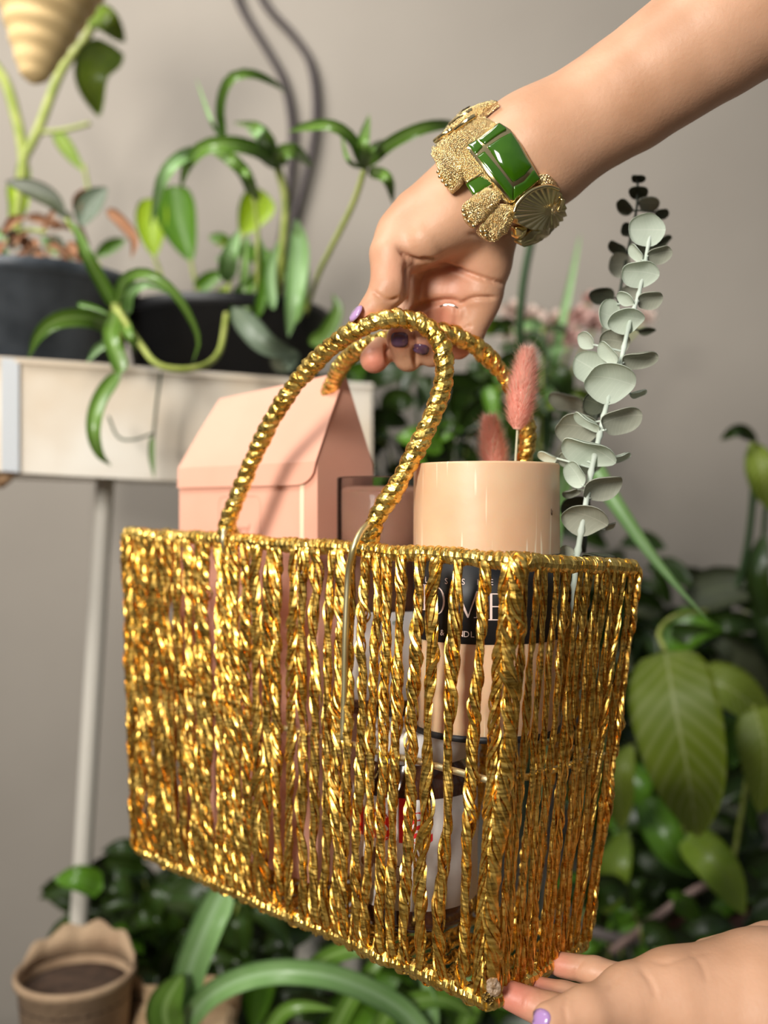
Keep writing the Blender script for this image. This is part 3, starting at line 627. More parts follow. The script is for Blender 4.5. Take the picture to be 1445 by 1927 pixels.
pillow('elephant_body', [(130, 590), (200, 480), (330, 370), (540, 285), (640, 300), (720, 350), (860, 430), (960, 560), (1060, 760), (1120, 880), (1000, 1050), (830, 1150), (660, 1000), (430, 955), (360, 860), (230, 760), (120, 690)], .0025, .0048, BRG, brc, 72, 9, 3., 1, beads=3.1)
def folds(k, a): return lambda u, s, x, y: a*math.sin(u*2*math.pi*k)*s*s
pillow('elephant_leg', [(115, 610), (190, 640), (330, 690), (385, 800), (385, 930), (330, 985), (262, 1040), (210, 985), (170, 880), (160, 800), (112, 700)], .0045, .0085, BRG, brc, 40, 6, 2.2, 1, folds(9, .0006), beads=3.4)
pillow('elephant_leg', [(372, 1190), (480, 1090), (640, 985), (760, 1060), (700, 1180), (560, 1330), (470, 1390), (400, 1320), (368, 1250)], .0045, .0090, BRG, brc, 40, 6, 2.2, 1, folds(9, .0006), beads=3.4)
pillow('elephant_leg', [(520, 1400), (600, 1290), (730, 1150), (840, 1150), (850, 1320), (780, 1440), (645, 1535), (575, 1490), (525, 1450)], .0035, .0075, BRG, brc, 40, 6, 2.2, 1, folds(8, .0006), beads=3.4)
pillow('belly_strap', [(415, 965), (590, 855), (672, 972), (495, 1082)], .0035, .0042, ENAM, brc, 32, 5, 6.)
for e1 in (((415, 965), (590, 855)), ((495, 1082), (672, 972))):
    v, f = tube([bsurf(*p, .0042) for p in bx_(dens([e1[0], ((e1[0][0]+e1[1][0])/2, (e1[0][1]+e1[1][1])/2), e1[1]], 12)[:7])], .0007, 6); part('gold_edging', v, f, BRP, brc)
pillow('blanket', [(437, 625), (530, 540), (640, 455), (762, 370), (865, 435), (950, 560), (1010, 680), (1062, 775), (1118, 890), (1000, 1010), (835, 1142), (700, 985), (560, 800)], .0048, .0062, BRP, brc, 90, 8, 5.)
E_ = .0066
pillow('enamel_panel', [(570, 560), (670, 480), (765, 388), (832, 440), (720, 520), (622, 597)], E_, E_+.0004, ENAM, brc, 40, 5, 6., c=(700, 500))
pillow('enamel_panel', [(468, 615), (555, 560), (600, 620), (528, 700)], E_, E_+.0005, ENAM, brc, 32, 5, 6.)
pillow('enamel_panel', [(545, 722), (612, 668), (735, 830), (848, 992), (838, 1122), (700, 930)], E_, E_+.0004, ENAM, brc, 48, 5, 6., c=(720, 875))
pillow('enamel_panel', [(858, 985), (960, 925), (1052, 812), (1104, 888), (990, 990), (846, 1116)], E_, E_+.0004, ENAM, brc, 44, 5, 6., c=(960, 960))
pillow('enamel_panel', [(642, 625), (760, 540), (868, 476), (930, 580), (985, 700), (1034, 782), (960, 870), (855, 948), (740, 790)], E_+.0002, E_+.0016, ENAM, brc, 60, 6, 3.)
def fan(u, s, x, y): return .0008*math.sin(u*2*math.pi*22)*s
pillow('elephant_ear', [(815, 1235), (850, 1160), (910, 1085), (980, 1020), (1060, 975), (1150, 950), (1235, 965), (1290, 1050), (1300, 1180), (1200, 1300), (1080, 1350), (960, 1365), (860, 1330)], .0095, .0070, BRE, brc, 88, 8, 1.5, 1, fan, (1190, 1180), .001)
rimp = [(815, 1235), (850, 1160), (910, 1085), (980, 1020), (1060, 975), (1150, 950), (1235, 965)]
v, f = tube(spline([bsurf(*p, .0098) for p in bx_(rimp)], 40), .0013, 8); part('ear_rim', v, f, BRP, brc)
pillow('elephant_head', [(1115, 850), (1200, 840), (1270, 900), (1300, 1000), (1335, 1130), (1310, 1260), (1290, 1340), (1180, 1390), (1120, 1300), (1150, 1150), (1180, 1000), (1120, 930)], .004, .0080, BRG, brc, 60, 7, 2., 1, None, (1230, 1130))
pillow('elephant_trunk', [(1180, 1290), (1270, 1330), (1200, 1390), (1110, 1460), (1030, 1520), (940, 1555), (905, 1530), (930, 1480), (1000, 1400), (1090, 1330)], .004, .0078, BRE, brc, 44, 6, 2., 1, lambda u, s, x, y: .0005*math.sin((x+y)*1.2), (1080, 1430))
pillow('elephant_jaw', [(880, 1370), (1000, 1350), (985, 1420), (920, 1500), (885, 1480)], .003, .0055, BRP, brc, 30, 5, 2., 1)
v, f = tube(spline([bsurf(*p, .0105) for p in bx_([(1255, 1040), (1235, 1100), (1205, 1160)])], 14), .0015, 8); part('tusk', v, f, BRP, brc)
for p in ((180, 885), (192, 930), (215, 972), (245, 1010), (382, 1245), (392, 1290), (425, 1345), (465, 1385), (532, 1430), (570, 1425), (572, 1465)):
    x, y = bx_([p])[0]; v, f = blob(bsurf(x, y, .006), .0014, 1, 0, 8, 10); part('toenail', v, f, BRP, brc)
# second elephant's back, on the far side of the hinge
pillow('elephant_back', [(135, 560), (200, 460), (290, 350), (420, 235), (560, 165), (680, 130), (760, 132), (650, 210), (570, 280), (450, 340), (320, 440), (180, 575)], .0025, .0050, BRG, brc, 60, 6, 2.5, 1, beads=3.6)
for a_, b_ in (((150, 560), (300, 460)), ((210, 515), (330, 440)), ((345, 455), (545, 305)), ((300, 400), (520, 250))):
    v, f = tube([bsurf(*p, .0045) for p in bx_([a_, ((a_[0]+b_[0])/2, (a_[1]+b_[1])/2-6), b_])], .0016, 8); part('polished_bar', v, f, BRP, brc)
# plain band closing the cuff round the back of the wrist
aw = nrm(V(aa_[0], 0, -aa_[1])); pw_ = nrm(V(pp_[0], 0, -pp_[1])); cb = P(*bc0, BD)
v = []
n = 40
for i in range(n+1):
    a = -.12*math.pi+i/n*1.24*math.pi
    r1, r2 = BR_/F*BD, .037; c = cb+pw_*math.cos(a)*r1*.99+V(0, 1, 0)*math.sin(a)*r2; nn = nrm(pw_*math.cos(a)+V(0, 1, 0)*math.sin(a))
    for (x, y) in ((-.016, -.0012), (.016, -.0012), (.017, 0), (.012, .0022), (0, .003), (-.012, .0022), (-.017, 0)): v.append(c+aw*x+nn*y)
part('band', v, grid_faces(n+1, 7), BRG, brc)
# ---------------------------------------------------------------- leaves
PROF = {'strap': lambda t: np.minimum(1, (t+.02)/.16)**.6*(1-np.clip((t-.35)/.65, 0, 1)**2.1), 'oval': lambda t: np.sin(np.pi*np.clip(t, 0, 1))**.75,
        'heart': lambda t: np.clip(t, 0, 1)**.38*(1-t)**.78*1.62, 'blade': lambda t: (1-t)**.6*np.minimum(1, .5+t*3), 'even': lambda t: np.minimum(1, np.minimum(t, 1-t)*12+.15)}
def leaf_geo(c, width, prof='strap', fold=.25, tilt=0., n=18, m=7, wav=0., seed=0, face=None, cup=0.):
    c = spline(c, n); tt = np.linspace(0, 1, n); t = nrm(np.gradient(c, axis=0)); vd = nrm(c-V(0, 0, CZ)) if face is None else np.broadcast_to(face, c.shape)
    w = nrm(np.cross(t, vd)); nn = nrm(np.cross(w, t)); nn = np.where(((nn*vd).sum(1) > 0)[:, None], -nn, nn)
    w2 = w*math.cos(tilt)+nn*math.sin(tilt); n2 = nn*math.cos(tilt)-w*math.sin(tilt); hw = width/2*np.clip(PROF[prof](tt), .015, 2)
    g = np.random.default_rng(seed); ph = g.uniform(0, 6); v = []; uv = []
    for j in range(m):
        x = -1+2*j/(m-1); lift = (abs(x)**1.3*fold-cup*(1-x*x))*hw+wav*width*math.fabs(x)*np.sin(tt*9+ph+x*2)
        v.append(c+w2*(x*hw)[:, None]+n2*lift[:, None]); uv.append(np.stack([np.full(n, x), tt], 1))
    v = np.stack(v, 1).reshape(-1, 3); uv = np.stack(uv, 1).reshape(-1, 2); return v, grid_faces(n, m, False), uv
def leaf(parent, c, width, material, prof='strap', name='leaf', thick=0.0004, **k):
    v, f, uv = leaf_geo(c, width, prof, **k); n = len(v)
    # give the blade real thickness
    nv = np.zeros_like(v); F_ = np.array(f); fn = np.cross(v[F_[:, 2]]-v[F_[:, 0]], v[F_[:, 3]]-v[F_[:, 1]])
    for q in range(4): np.add.at(nv, F_[:, q], fn)
    nv = nrm(nv)*thick; mm = k.get('m', 7); rows = n//mm
    bd = list(range(mm))+[i*mm+mm-1 for i in range(1, rows)]+[(rows-1)*mm+j for j in range(mm-2, -1, -1)]+[i*mm for i in range(rows-2, 0, -1)]
    side = [[bd[i], bd[(i+1) % len(bd)], bd[(i+1) % len(bd)]+n, bd[i]+n] for i in range(len(bd))]
    return part(name, np.vstack([v, v-nv]), f+[[i+n for i in q[::-1]] for q in f]+side, material, parent, True, np.vstack([uv, uv]))
def pleaf(parent, pts, d, wpx, material, prof='strap', name='leaf', **k):
    """pts: px,py (and optional own distance)"""
    q = [P(p[0], p[1], p[2] if len(p) > 2 else d) for p in pts]; return leaf(parent, q, wpx/F*d, material, prof, name, **k)
def pstem(parent, pts, d, wpx, material, name='stem', m=8, taper=1.):
    q = spline([P(p[0], p[1], p[2] if len(p) > 2 else d) for p in pts], 30); v, f = tube(q, np.linspace(1, taper, 30)*wpx/F*d/2, m); return part(name, v, f, material, parent)

# ---------------------------------------------------------------- eucalyptus sprigs in the basket
e3 = lambda x, y: (980+x/2.534, 320+y/2.535)
eu = thing('eucalyptus_sprig', 'pale grey-green eucalyptus sprig with round leaves rising from the basket corner', 'sprig', L(.02, .095, -.2))
stem_px = [(1080, 1200, .645), (1082, 1090, .64), (1088, 1035, .637), (1102, 950, .632), (1113, 885, .630), (1128, 820, .628), (1142, 760, .626), (1158, 705, .625), (1170, 672, .625), (1184, 610, .627), (1200, 560, .630), (1207, 530, .632), (1218, 470, .636), (1224, 440, .638)]
q = spline(PL(stem_px), 90); v, f = tube(q, np.linspace(.0021, .0011, 90)*(1+.12*np.sin(np.linspace(0, 70, 90))**8*3), 9); part('stem', v, f, EST, eu)
stem_c = q
def euleaf(parent, cx_, cy_, a, b, ang, material, d, base=None, cup=.6, tw=.0, sc_=None, stem=EST, dd=0.):
    """round leaf: a,b apparent half axes (crop units); foreshortened axis leans in depth"""
    x, y = e3(cx_, cy_); A = a/2.534; Bx = b/2.534; r = math.radians(ang); ex = (math.cos(r), math.sin(r)); ey = (-math.sin(r), math.cos(r))
    big = max(A, Bx); ctr = P(x, y, d+dd); s = d/F
    X = V(ex[0], 0, -ex[1])*A*s; Y = V(ey[0], 0, -ey[1])*Bx*s
    dpX = math.sqrt(max(0, big*big-A*A))*s; dpY = math.sqrt(max(0, big*big-Bx*Bx))*s; X = X+V(0, 1, 0)*dpX*.8; Y = Y+V(0, 1, 0)*dpY*.8*(1 if tw >= 0 else -1)
    nn = nrm(np.cross(X, Y)); nn = nn if nn[1] < 0 else -nn; n = 28; rings = 6; v = [ctr-nn*cup*big*s*.3]; uv = [(0, .5)]
    for i in range(1, rings+1):
        rr = i/rings
        for j in range(n):
            t = j/n*2*math.pi; wob = 1+.06*math.sin(2*t+cx_)+.02*math.sin(5*t+cy_)-.05*max(0, math.cos(t-math.pi))**6
            p = ctr+(X*math.cos(t)+Y*math.sin(t))*rr*wob+nn*(cup*big*s*.3*(rr**2.2*1.2-1)+.07*big*s*math.sin(3*t+cx_)*rr*rr+.16*big*s*math.sin(t)**2*rr*rr); v.append(p); uv.append((math.sin(t)*rr, .5-.5*math.cos(t)*rr))
    f = [[0, 1+(j+1) % n, 1+j] for j in range(n)]+[[1+i*n+j, 1+i*n+(j+1) % n, 1+(i+1)*n+(j+1) % n, 1+(i+1)*n+j] for i in range(rings-1) for j in range(n)]
    v = np.array(v); N = len(v); bd = [1+(rings-1)*n+j for j in range(n)]
    f = f+[[i+N for i in q_[::-1]] for q_ in f]+[[bd[j], bd[j]+N, bd[(j+1) % n]+N, bd[(j+1) % n]] for j in range(n)]
    lf = part('leaf', np.vstack([v, v-nn*.0006]), f, material, parent, True, np.vstack([uv, uv]))
    # short stalk to the nearest point of the stem
    edge = v[1+(rings-1)*n:]; dm = np.linalg.norm(edge[:, None]-sc_[None], axis=2); i, j = np.unravel_index(np.argmin(dm), dm.shape)
    if dm[i, j] > .0006: vv, ff = tube([sc_[j], edge[i]*.4+sc_[j]*.6, edge[i]*.9+v[0]*.1], .0007, 6); part('stalk', vv, ff, stem, lf)
for (x, y, a, b, an, mt, dd) in [
    (598, 285, 84, 77, 0, EUC, -.004), (660, 403, 62, 36, -16, EUC2, 0), (548, 395, 46, 16, 56, EUC, 0), (567, 492, 85, 56, 4, EUC, -.006), (500, 612, 50, 15, 42, EUC, 0),
    (615, 617, 66, 34, -8, EUC2, 0), (500, 712, 88, 46, 4, EUC, -.004), (566, 900, 86, 34, -6, EUC2, -.002), (416, 872, 62, 24, 52, EUC, -.004), (328, 940, 84, 78, 30, EUC, .012),
    (425, 1006, 125, 78, 12, EUC, -.008), (560, 1066, 42, 13, -14, EUC, .006), (478, 1190, 98, 62, -14, EUC2, -.004), (315, 1200, 72, 12, 34, EUC, 0), (268, 1232, 112, 70, 12, EUC2, .014),
    (322, 1340, 130, 50, 20, EUC, -.006), (478, 1370, 48, 17, -18, EUC, .002), (258, 1452, 66, 40, 56, EUC, -.002), (388, 1508, 106, 52, -14, EUC2, -.006), (305, 1660, 112, 66, 18, EUC2, -.006),
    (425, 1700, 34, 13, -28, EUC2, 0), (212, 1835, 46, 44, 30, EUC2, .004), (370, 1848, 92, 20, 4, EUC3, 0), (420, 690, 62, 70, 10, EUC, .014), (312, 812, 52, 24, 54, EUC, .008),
    (232, 1385, 60, 34, 20, EUC2, .012), (125, 1368, 52, 17, 20, EUC, .014), (240, 1540, 44, 20, -10, EUC2, .01), (350, 1110, 60, 52, 20, EUC3, .02), (445, 820, 82, 55, 10, EUC2, .02)]:
    w_ = np.argmin(np.abs((CZ-(y/2.535+320-963.5)/F*.63)-stem_c[:, 2])); d0 = stem_c[w_][1]
    euleaf(eu, x, y, a, b, an, mt, d0, sc_=stem_c, dd=dd)
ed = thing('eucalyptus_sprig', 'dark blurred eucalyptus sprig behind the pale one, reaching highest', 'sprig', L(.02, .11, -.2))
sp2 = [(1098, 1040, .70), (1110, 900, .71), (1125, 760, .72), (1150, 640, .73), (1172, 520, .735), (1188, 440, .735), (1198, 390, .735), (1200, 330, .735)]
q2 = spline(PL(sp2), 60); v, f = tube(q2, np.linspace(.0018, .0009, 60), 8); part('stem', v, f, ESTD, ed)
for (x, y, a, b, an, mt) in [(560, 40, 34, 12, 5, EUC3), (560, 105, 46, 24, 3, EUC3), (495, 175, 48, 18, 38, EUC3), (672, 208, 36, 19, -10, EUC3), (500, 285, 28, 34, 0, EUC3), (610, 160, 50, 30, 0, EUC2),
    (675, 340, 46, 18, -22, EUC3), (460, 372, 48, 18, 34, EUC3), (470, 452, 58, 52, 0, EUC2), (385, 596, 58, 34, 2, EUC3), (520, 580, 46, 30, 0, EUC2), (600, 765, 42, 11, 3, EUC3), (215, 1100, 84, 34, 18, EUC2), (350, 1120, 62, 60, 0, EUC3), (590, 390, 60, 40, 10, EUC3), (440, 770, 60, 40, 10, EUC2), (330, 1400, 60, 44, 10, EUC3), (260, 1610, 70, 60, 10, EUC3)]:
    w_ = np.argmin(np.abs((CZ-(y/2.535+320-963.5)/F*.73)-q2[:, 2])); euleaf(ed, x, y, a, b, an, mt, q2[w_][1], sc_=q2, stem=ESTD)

# ---------------------------------------------------------------- bunny tail grasses
def bunny(label, base, tip, r, stem_pts, seed):
    g = np.random.default_rng(seed); t = thing('bunny_tail_grass', label, 'dried grass', P(*stem_pts[0]), 'pink bunny tail grasses'); a, b = P(*base), P(*tip); ax = b-a; Lh = np.linalg.norm(ax); z = ax/Lh
    x = nrm(np.cross(z, V(0, 1, 0))); y = np.cross(z, x); pr = lambda u: r*np.clip(np.sin(np.pi*np.clip(u*.93+.05, 0, 1))**.62*(1-.42*u), .0004, 1)
    u = np.linspace(0, 1, 20); al = np.arange(20)/20*2*math.pi; R = pr(u)*.62
    v = a+z*(u*Lh)[:, None, None]+R[:, None, None]*(x*np.cos(al)[None, :, None]+y*np.sin(al)[None, :, None]); part('seed_head', v.reshape(-1, 3), grid_faces(20, 20)+[list(range(20))[::-1], list(range(380, 400))], BUN, t)
    n = 5200; u = g.uniform(0, 1, n)**.9; th = g.uniform(0, 6.283, n); R = pr(u)[:, None]*.6; rad = x*np.cos(th)[:, None]+y*np.sin(th)[:, None]
    p = a+z*(u*Lh)[:, None]+rad*R; le = g.uniform(.005, .0095, (n, 1)); q_ = p+(z*.70+rad*g.uniform(.35, .95, (n, 1))+g.normal(0, .14, (n, 3)))*le; tg = nrm(np.cross(rad, z))*.00026
    v = np.stack([p-tg, p+tg, q_], 1).reshape(-1, 3); o = part('fluff', v, np.arange(3*n).reshape(-1, 3), BUNH, t, False); o['kind'] = 'stuff'
    n = 130; u = g.uniform(.25, .95, n); th = g.uniform(0, 6.283, n); rad = x*np.cos(th)[:, None]+y*np.sin(th)[:, None]; p = a+z*(u*Lh)[:, None]+rad*pr(u)[:, None]*.8; q_ = p+(z*.7+rad*.6+g.normal(0, .12, (n, 3)))*g.uniform(.010, .019, (n, 1)); tg = nrm(np.cross(rad, z))*.0001
    v = np.stack([p-tg, p+tg, q_], 1).reshape(-1, 3); o = part('awns', v, np.arange(3*n).reshape(-1, 3), BUNP, t, False); o['kind'] = 'stuff'
    v, f = tube(spline(PL(stem_pts), 30), .0008, 6); part('stem', v, f, BUNP, t)
bunny('taller fluffy pink bunny tail grass head leaning by the rear handle', (973, 808, .655), (992, 662, .650), .0136, [(960, 1200, .665), (966, 950, .662), (974, 800, .655)], 1)
bunny('shorter fluffy pink bunny tail grass head just above the candle rim', (935, 905, .700), (922, 790, .694), .0128, [(935, 1200, .700), (936, 1000, .700), (935, 890, .700)], 2)

# ---------------------------------------------------------------- background: planter on its stand
CREAM = mat('cream_trough', (.72, .60, .46), .55, 0, (.86, .80, .70), 7., bump=.03); WHITEM = mat('white_metal', (.58, .54, .47), .45); WHITEB = mat('white_edge', (.66, .68, .70), .4)
pl = thing('trough_planter', 'long cream trough planter raised on slender cream legs at the left', 'planter', P(200, 1927, 1.2)*V(1, 1, 0)+V(0, 0, 0))
a0, a1 = P(-60, 668, 1.04), P(700, 722, 1.20); b0, b1 = P(-60, 884, 1.04), P(700, 912, 1.20); dv = nrm(V(-(a1-a0)[1], (a1-a0)[0], 0))*.25; dz = V(0, 0, .008)
def slab(p0, p1, q0, q1, dv): return box8([q0, q1, q1+dv, q0+dv, p0, p1, p1+dv, p0+dv])
n_ = 16
front = []; tn = dv/np.linalg.norm(dv)
mb = MB(); rows = []
for i in range(n_+1):
    s = i/n_; tp, bt = a0+(a1-a0)*s, b0+(b1-b0)*s; sag = V(0, 0, -.004*math.sin(s*math.pi)); bow = -tn*.004*math.sin(s*math.pi*2)
    rows.append([bt+sag+tn*.004+V(0, 0, .004), bt+sag+bow, tp+bow-V(0, 0, .006)-tn*.0, tp+bow-tn*.004-V(0, 0, .005), tp+bow-tn*.004, tp+bow+tn*.008, tp+tn*.008-V(0, 0, .02), bt+sag+tn*.012+V(0, 0, .01)])
mb.add(np.array(rows).reshape(-1, 3), grid_faces(n_+1, 8)+[list(range(8)), list(range(n_*8, n_*8+8))[::-1]])
mb.part('front_panel', CREAM, pl, False)
mb = MB(); v, f = slab(a0+dv, a1+dv, b0+dv, b1+dv, -tn*.008); mb.add(v, f); v, f = slab(a1, a1+dv, b1, b1+dv, -nrm(a1-a0)*.008); mb.add(v, f); v, f = slab(a0, a0+dv, b0, b0+dv, nrm(a1-a0)*.008); mb.add(v, f)
v, f = slab(b0+dz, b1+dz, b0, b1, dv); mb.add(v, f); mb.part('shell', CREAM, pl, False)
v, f = slab(P(2, 673, 1.045), P(36, 676, 1.052), P(2, 886, 1.045), P(36, 889, 1.052), tn*.004); part('end_clip', v, f, WHITEB, pl, False)
for tp, bt, r in (((198, 900, 1.19), (146, 1780, 1.19), 17), ((640, 905, 1.27), (580, 1760, 1.27), 21), ((690, 905, 1.33), (660, 1800, 1.33), 20)):
    p, q_ = P(*tp), P(*bt); e = q_+(q_-p)/np.linalg.norm(q_-p)*((q_[2])/((p-q_)[2]/np.linalg.norm(p-q_))); v, f = tube([p+V(0, 0, .01), p, q_, e], r/F*tp[2], 14); part('leg', v, f, WHITEM, pl)
v, f = tube(spline(PL([(-40, 900, 1.08), (-5, 905, 1.075), (18, 893, 1.07), (40, 882, 1.08)]), 14), [.006, .007, .008, .009, .009, .008, .009, .007, .008, .006, .005, .005, .004, .003], 9); tw = part('driftwood', v, f, mat('driftwood', (.32, .18, .09), .8, 0, (.45, .28, .15), 60), None); tag(tw, 'stub of brown driftwood poking out under the left end of the cream trough', 'wood')

def pot(name, label, px, py, d, rpx, hpx, material, tilt=0., taper=.82, soil=None, cat='pot', rim=.06, **k):
    c = P(px, py, d); r = rpx/F*d; h = hpx/F*d; t = thing(name, label, cat, (c[0], c[1], c[2]-h)); z = c[2]
    v, f = lathe([(0, z-h), (r*taper, z-h), (r*.97, z-rim*h*2), (r*1.03, z-rim*h*2), (r*1.04, z-.002), (r*1.02, z), (r*.96, z), (r*.94, z-rim*h*2), (r*.9, z-h*.22)], (c[0], c[1], 0), 44); part('body', v, f[:-1], material, t)
    v, f = lathe([(r*.95, z-h*.2), (r*.94, z-h*.14), (r*.6, z-h*.12), (.01, z-h*.10)], (c[0], c[1], 0), 30); part('soil', v, f, soil or SOIL, t); return t
SOIL = mat('dark_soil', (.02, .012, .008), .95, 0, (.05, .03, .018), 120, bump=.6, bscale=200)
BPOT = mat('blue_black_plastic', (.028, .033, .040), .4, 0, (.085, .098, .115), 14., rr=(.3, .6))
p1 = pot('plant_pot', 'dark blue-black plastic pot with dried leaves at the left end of the trough', 60, 528, 1.185, 190, 230, BPOT, rim=.05)
p2 = pot('plant_pot', 'black plastic pot under the spider plants in the middle of the trough', 425, 590, 1.29, 190, 190, BLACKM, rim=.06)
# ---------------------------------------------------------------- plants in the trough  (c7: crop units of 0.4844 px)
c7 = lambda l, d=None: [((p[0]/2.064, p[1]/2.064)+tuple(p[2:])) for p in l]
c8 = lambda l: [((p[0]/2.89, 600+p[1]/2.89)+tuple(p[2:])) for p in l]
sp = thing('spider_plant', 'spider plantlet trailing over the front edge of the cream trough', 'plant', P(225, 640, 1.05))
D = 1.03
pleaf(sp, c7([(455, 1205, 1.04), (400, 1110, 1.02), (340, 1000, 1.0), (300, 900, 1.0), (262, 850, 1.0)]), D, 26, GSTR, tilt=.2)
pleaf(sp, c7([(440, 1275), (350, 1235, .99), (230, 1240, .97), (150, 1300, .97), (108, 1395, .98)]), D, 34, GSTR, tilt=-.2)
pleaf(sp, c7([(450, 1180), (480, 1090, .99), (560, 1060, .97), (650, 1110, .97), (720, 1200, .98), (770, 1320, 1.), (745, 1415, 1.01)]), D, 19, GSTR)
pleaf(sp, c7([(490, 1220), (505, 1140, .98), (570, 1105, .97), (660, 1140, .98)]), D, 20, GSTL)
pleaf(sp, c7([(445, 1330), (385, 1350), (335, 1410)]), D, 16, GSTL)
pleaf(sp, c7([(450, 1210), (430, 1300, .98), (460, 1400, .97), (470, 1450, .97)]), D, 30, GSTR, 'even')
pleaf(sp, c7([(470, 1230), (500, 1300, .98), (530, 1370, 1.0)]), D, 24, GSTR)
pleaf(sp, c7([(300, 1180), (370, 1200), (430, 1225)]), D, 14, GMID)
pleaf(sp, c8([(650, 285, 1.0), (545, 440, .98), (510, 600, .97), (540, 730, .98), (605, 800, 1.)]), 1., 30, GSTR, 'strap', tilt=.3)
pstem(sp, c8([(590, 530), (640, 640), (720, 658), (830, 625)]), 1.05, 4.5, STEMD); pstem(sp, c8([(875, 290), (850, 480), (830, 690)]), 1.06, 5, STEMD)
pleaf(sp, c8([(826, 640), (824, 740), (838, 870)]), 1.05, 12, GSTR)
pstem(sp, c7([(455, 1200), (540, 1330, .99), (620, 1420, .98), (760, 1430, 1.0), (850, 1370, 1.05), (880, 1220, 1.12)]), 1.0, 13, STEMG)
pstem(sp, c7([(450, 1180), (458, 1300), (455, 1420)]), 1.03, 20, STEMG)

sg = thing('spider_plant', 'tall arching spider plant growing in the middle black pot', 'plant', P(500, 640, 1.25))
D = 1.17
for l, w_, m_ in [([(1075, 650), (1010, 590), (900, 560), (790, 575), (725, 650), (700, 745)], 28, GSTR), ([(985, 760), (945, 665), (865, 595), (790, 570)], 24, GSTR), ([(872, 560), (855, 420), (890, 310), (970, 285), (1060, 320), (1115, 362)], 17, GSTR),
    ([(1080, 640), (1050, 540), (1000, 490), (905, 475)], 17, GSTR), ([(1085, 640), (1100, 590), (1150, 590), (1215, 652)], 26, GSTR), ([(790, 585), (700, 615), (630, 700), (585, 880)], 24, GSTL), ([(1000, 780), (960, 680), (890, 590)], 16, GSTR),
    ([(1040, 580), (1010, 520), (960, 500)], 26, GSTL), ([(870, 550), (820, 470), (760, 300)], 7, GSTL)]:
    l = [(x, y, D-.10*math.sin(i/(len(l)-1)*3.14)) for i, (x, y) in enumerate(l)]; pleaf(sg, c7(l), D, w_, m_, tilt=random.uniform(-.4, .4))
pstem(sg, c7([(1078, 650), (1108, 780), (1095, 1000), (1080, 1210, 1.22)]), D, 15, STEMG); pstem(sg, c7([(985, 760), (1000, 900), (1000, 1100), (1010, 1250, 1.25)]), D, 8, STEMG)
pleaf(sg, c7([(905, 1195, 1.1), (960, 1260, 1.06), (1040, 1340, 1.05), (1150, 1370, 1.08)]), 1.08, 46, GGRY, 'oval')
pleaf(sg, c7([(1150, 850, 1.2), (1160, 980, 1.15), (1140, 1160, 1.13), (1120, 1310, 1.15)]), D, 40, GSTL, 'oval'); pleaf(sg, c7([(880, 1100, 1.2), (890, 1000, 1.12), (930, 890, 1.12)]), D, 36, GSTL, 'oval')
for l, w_, m_ in [([(1150, 1250), (1180, 1100), (1170, 960), (1140, 860)], 20, GSTR), ([(1200, 1330), (1260, 1300), (1310, 1200), (1290, 1140)], 30, GSTR), ([(960, 1250), (950, 1100), (960, 900)], 20, GSTR), ([(1000, 1230), (1030, 1050), (1000, 900)], 22, GMID), ([(1060, 1200), (1050, 1050), (1090, 920)], 20, GSTL), ([(900, 1250), (940, 1120), (1040, 1060)], 24, GMID)]: pleaf(sg, c7(l), D, w_, m_, tilt=random.uniform(-.5, .5))
sr = thing('spider_plant', 'spider plant rosette on a thin pale stalk left of the upper hand', 'plant', P(590, 560, 1.15))
D = 1.0
for l, w_ in [([(684, 318), (665, 265), (625, 236), (575, 238), (542, 248)], 21), ([(688, 318), (684, 270), (695, 215)], 22), ([(688, 314), (730, 272), (790, 242), (840, 234), (862, 240)], 24), ([(694, 322), (728, 335), (740, 385)], 22), ([(684, 316), (655, 300), (640, 240)], 9), ([(688, 320), (700, 280), (722, 262)], 12)]:
    l = [(x, y, 1.02-.07*math.sin(i/(len(l)-1)*3.14)) for i, (x, y) in enumerate(l)]; pleaf(sr, l, D, w_, GSTR, tilt=random.uniform(-.4, .3))
pstem(sr, [(687, 316, 1.02), (664, 385, 1.05), (622, 470, 1.1), (598, 520, 1.15), (575, 590, 1.22)], 1.05, 11, STEMG)

po = thing('pothos', 'climbing pothos with yellow-green stems and big mottled leaves at the upper left', 'plant', P(45, 500, 1.3))
D = 1.38
pstem(po, [(-30, 100), (8, 150), (28, 210), (44, 292), (38, 360), (30, 440)], D, 20, STEMG); pstem(po, [(185, 20), (160, 75), (115, 135), (72, 245), (44, 300)], D, 18, STEMG); pstem(po, c7([(160, 515), (250, 505), (350, 480)]), D, 9, STEMG); pstem(po, c7([(325, 640), (345, 740)]), D, 7, STEMG)
pleaf(po, c7([(440, 178, 1.36), (360, 290, 1.33), (385, 455, 1.35)]), D, 92, GVAR, 'heart', tilt=.3); pleaf(po, c7([(365, 60, 1.36), (420, 90, 1.34), (485, 165, 1.36)]), D, 66, GVAR, 'heart', tilt=-.3)
pleaf(po, c7([(215, 510), (270, 590), (325, 665)]), D, 36, GVAR, 'heart'); pleaf(po, c7([(60, 700), (70, 790), (40, 880)]), D, 50, GLIM, 'heart'); pleaf(po, c7([(90, 600), (90, 680), (80, 760)]), D, 26, GVAR, 'oval')
pq = thing('pothos', 'pothos with broad lime and green leaves between the two black pots', 'plant', P(330, 560, 1.35))
D = 1.32
pleaf(pq, c7([(600, 770), (590, 870), (600, 1000)]), D, 78, GLIM, 'heart', tilt=.2); pleaf(pq, c7([(668, 720), (690, 850), (745, 1020)]), D, 98, GMID, 'heart', tilt=.1); pleaf(pq, c7([(1035, 750), (990, 810), (935, 915)]), D, 84, GLIM, 'heart', tilt=-.1)
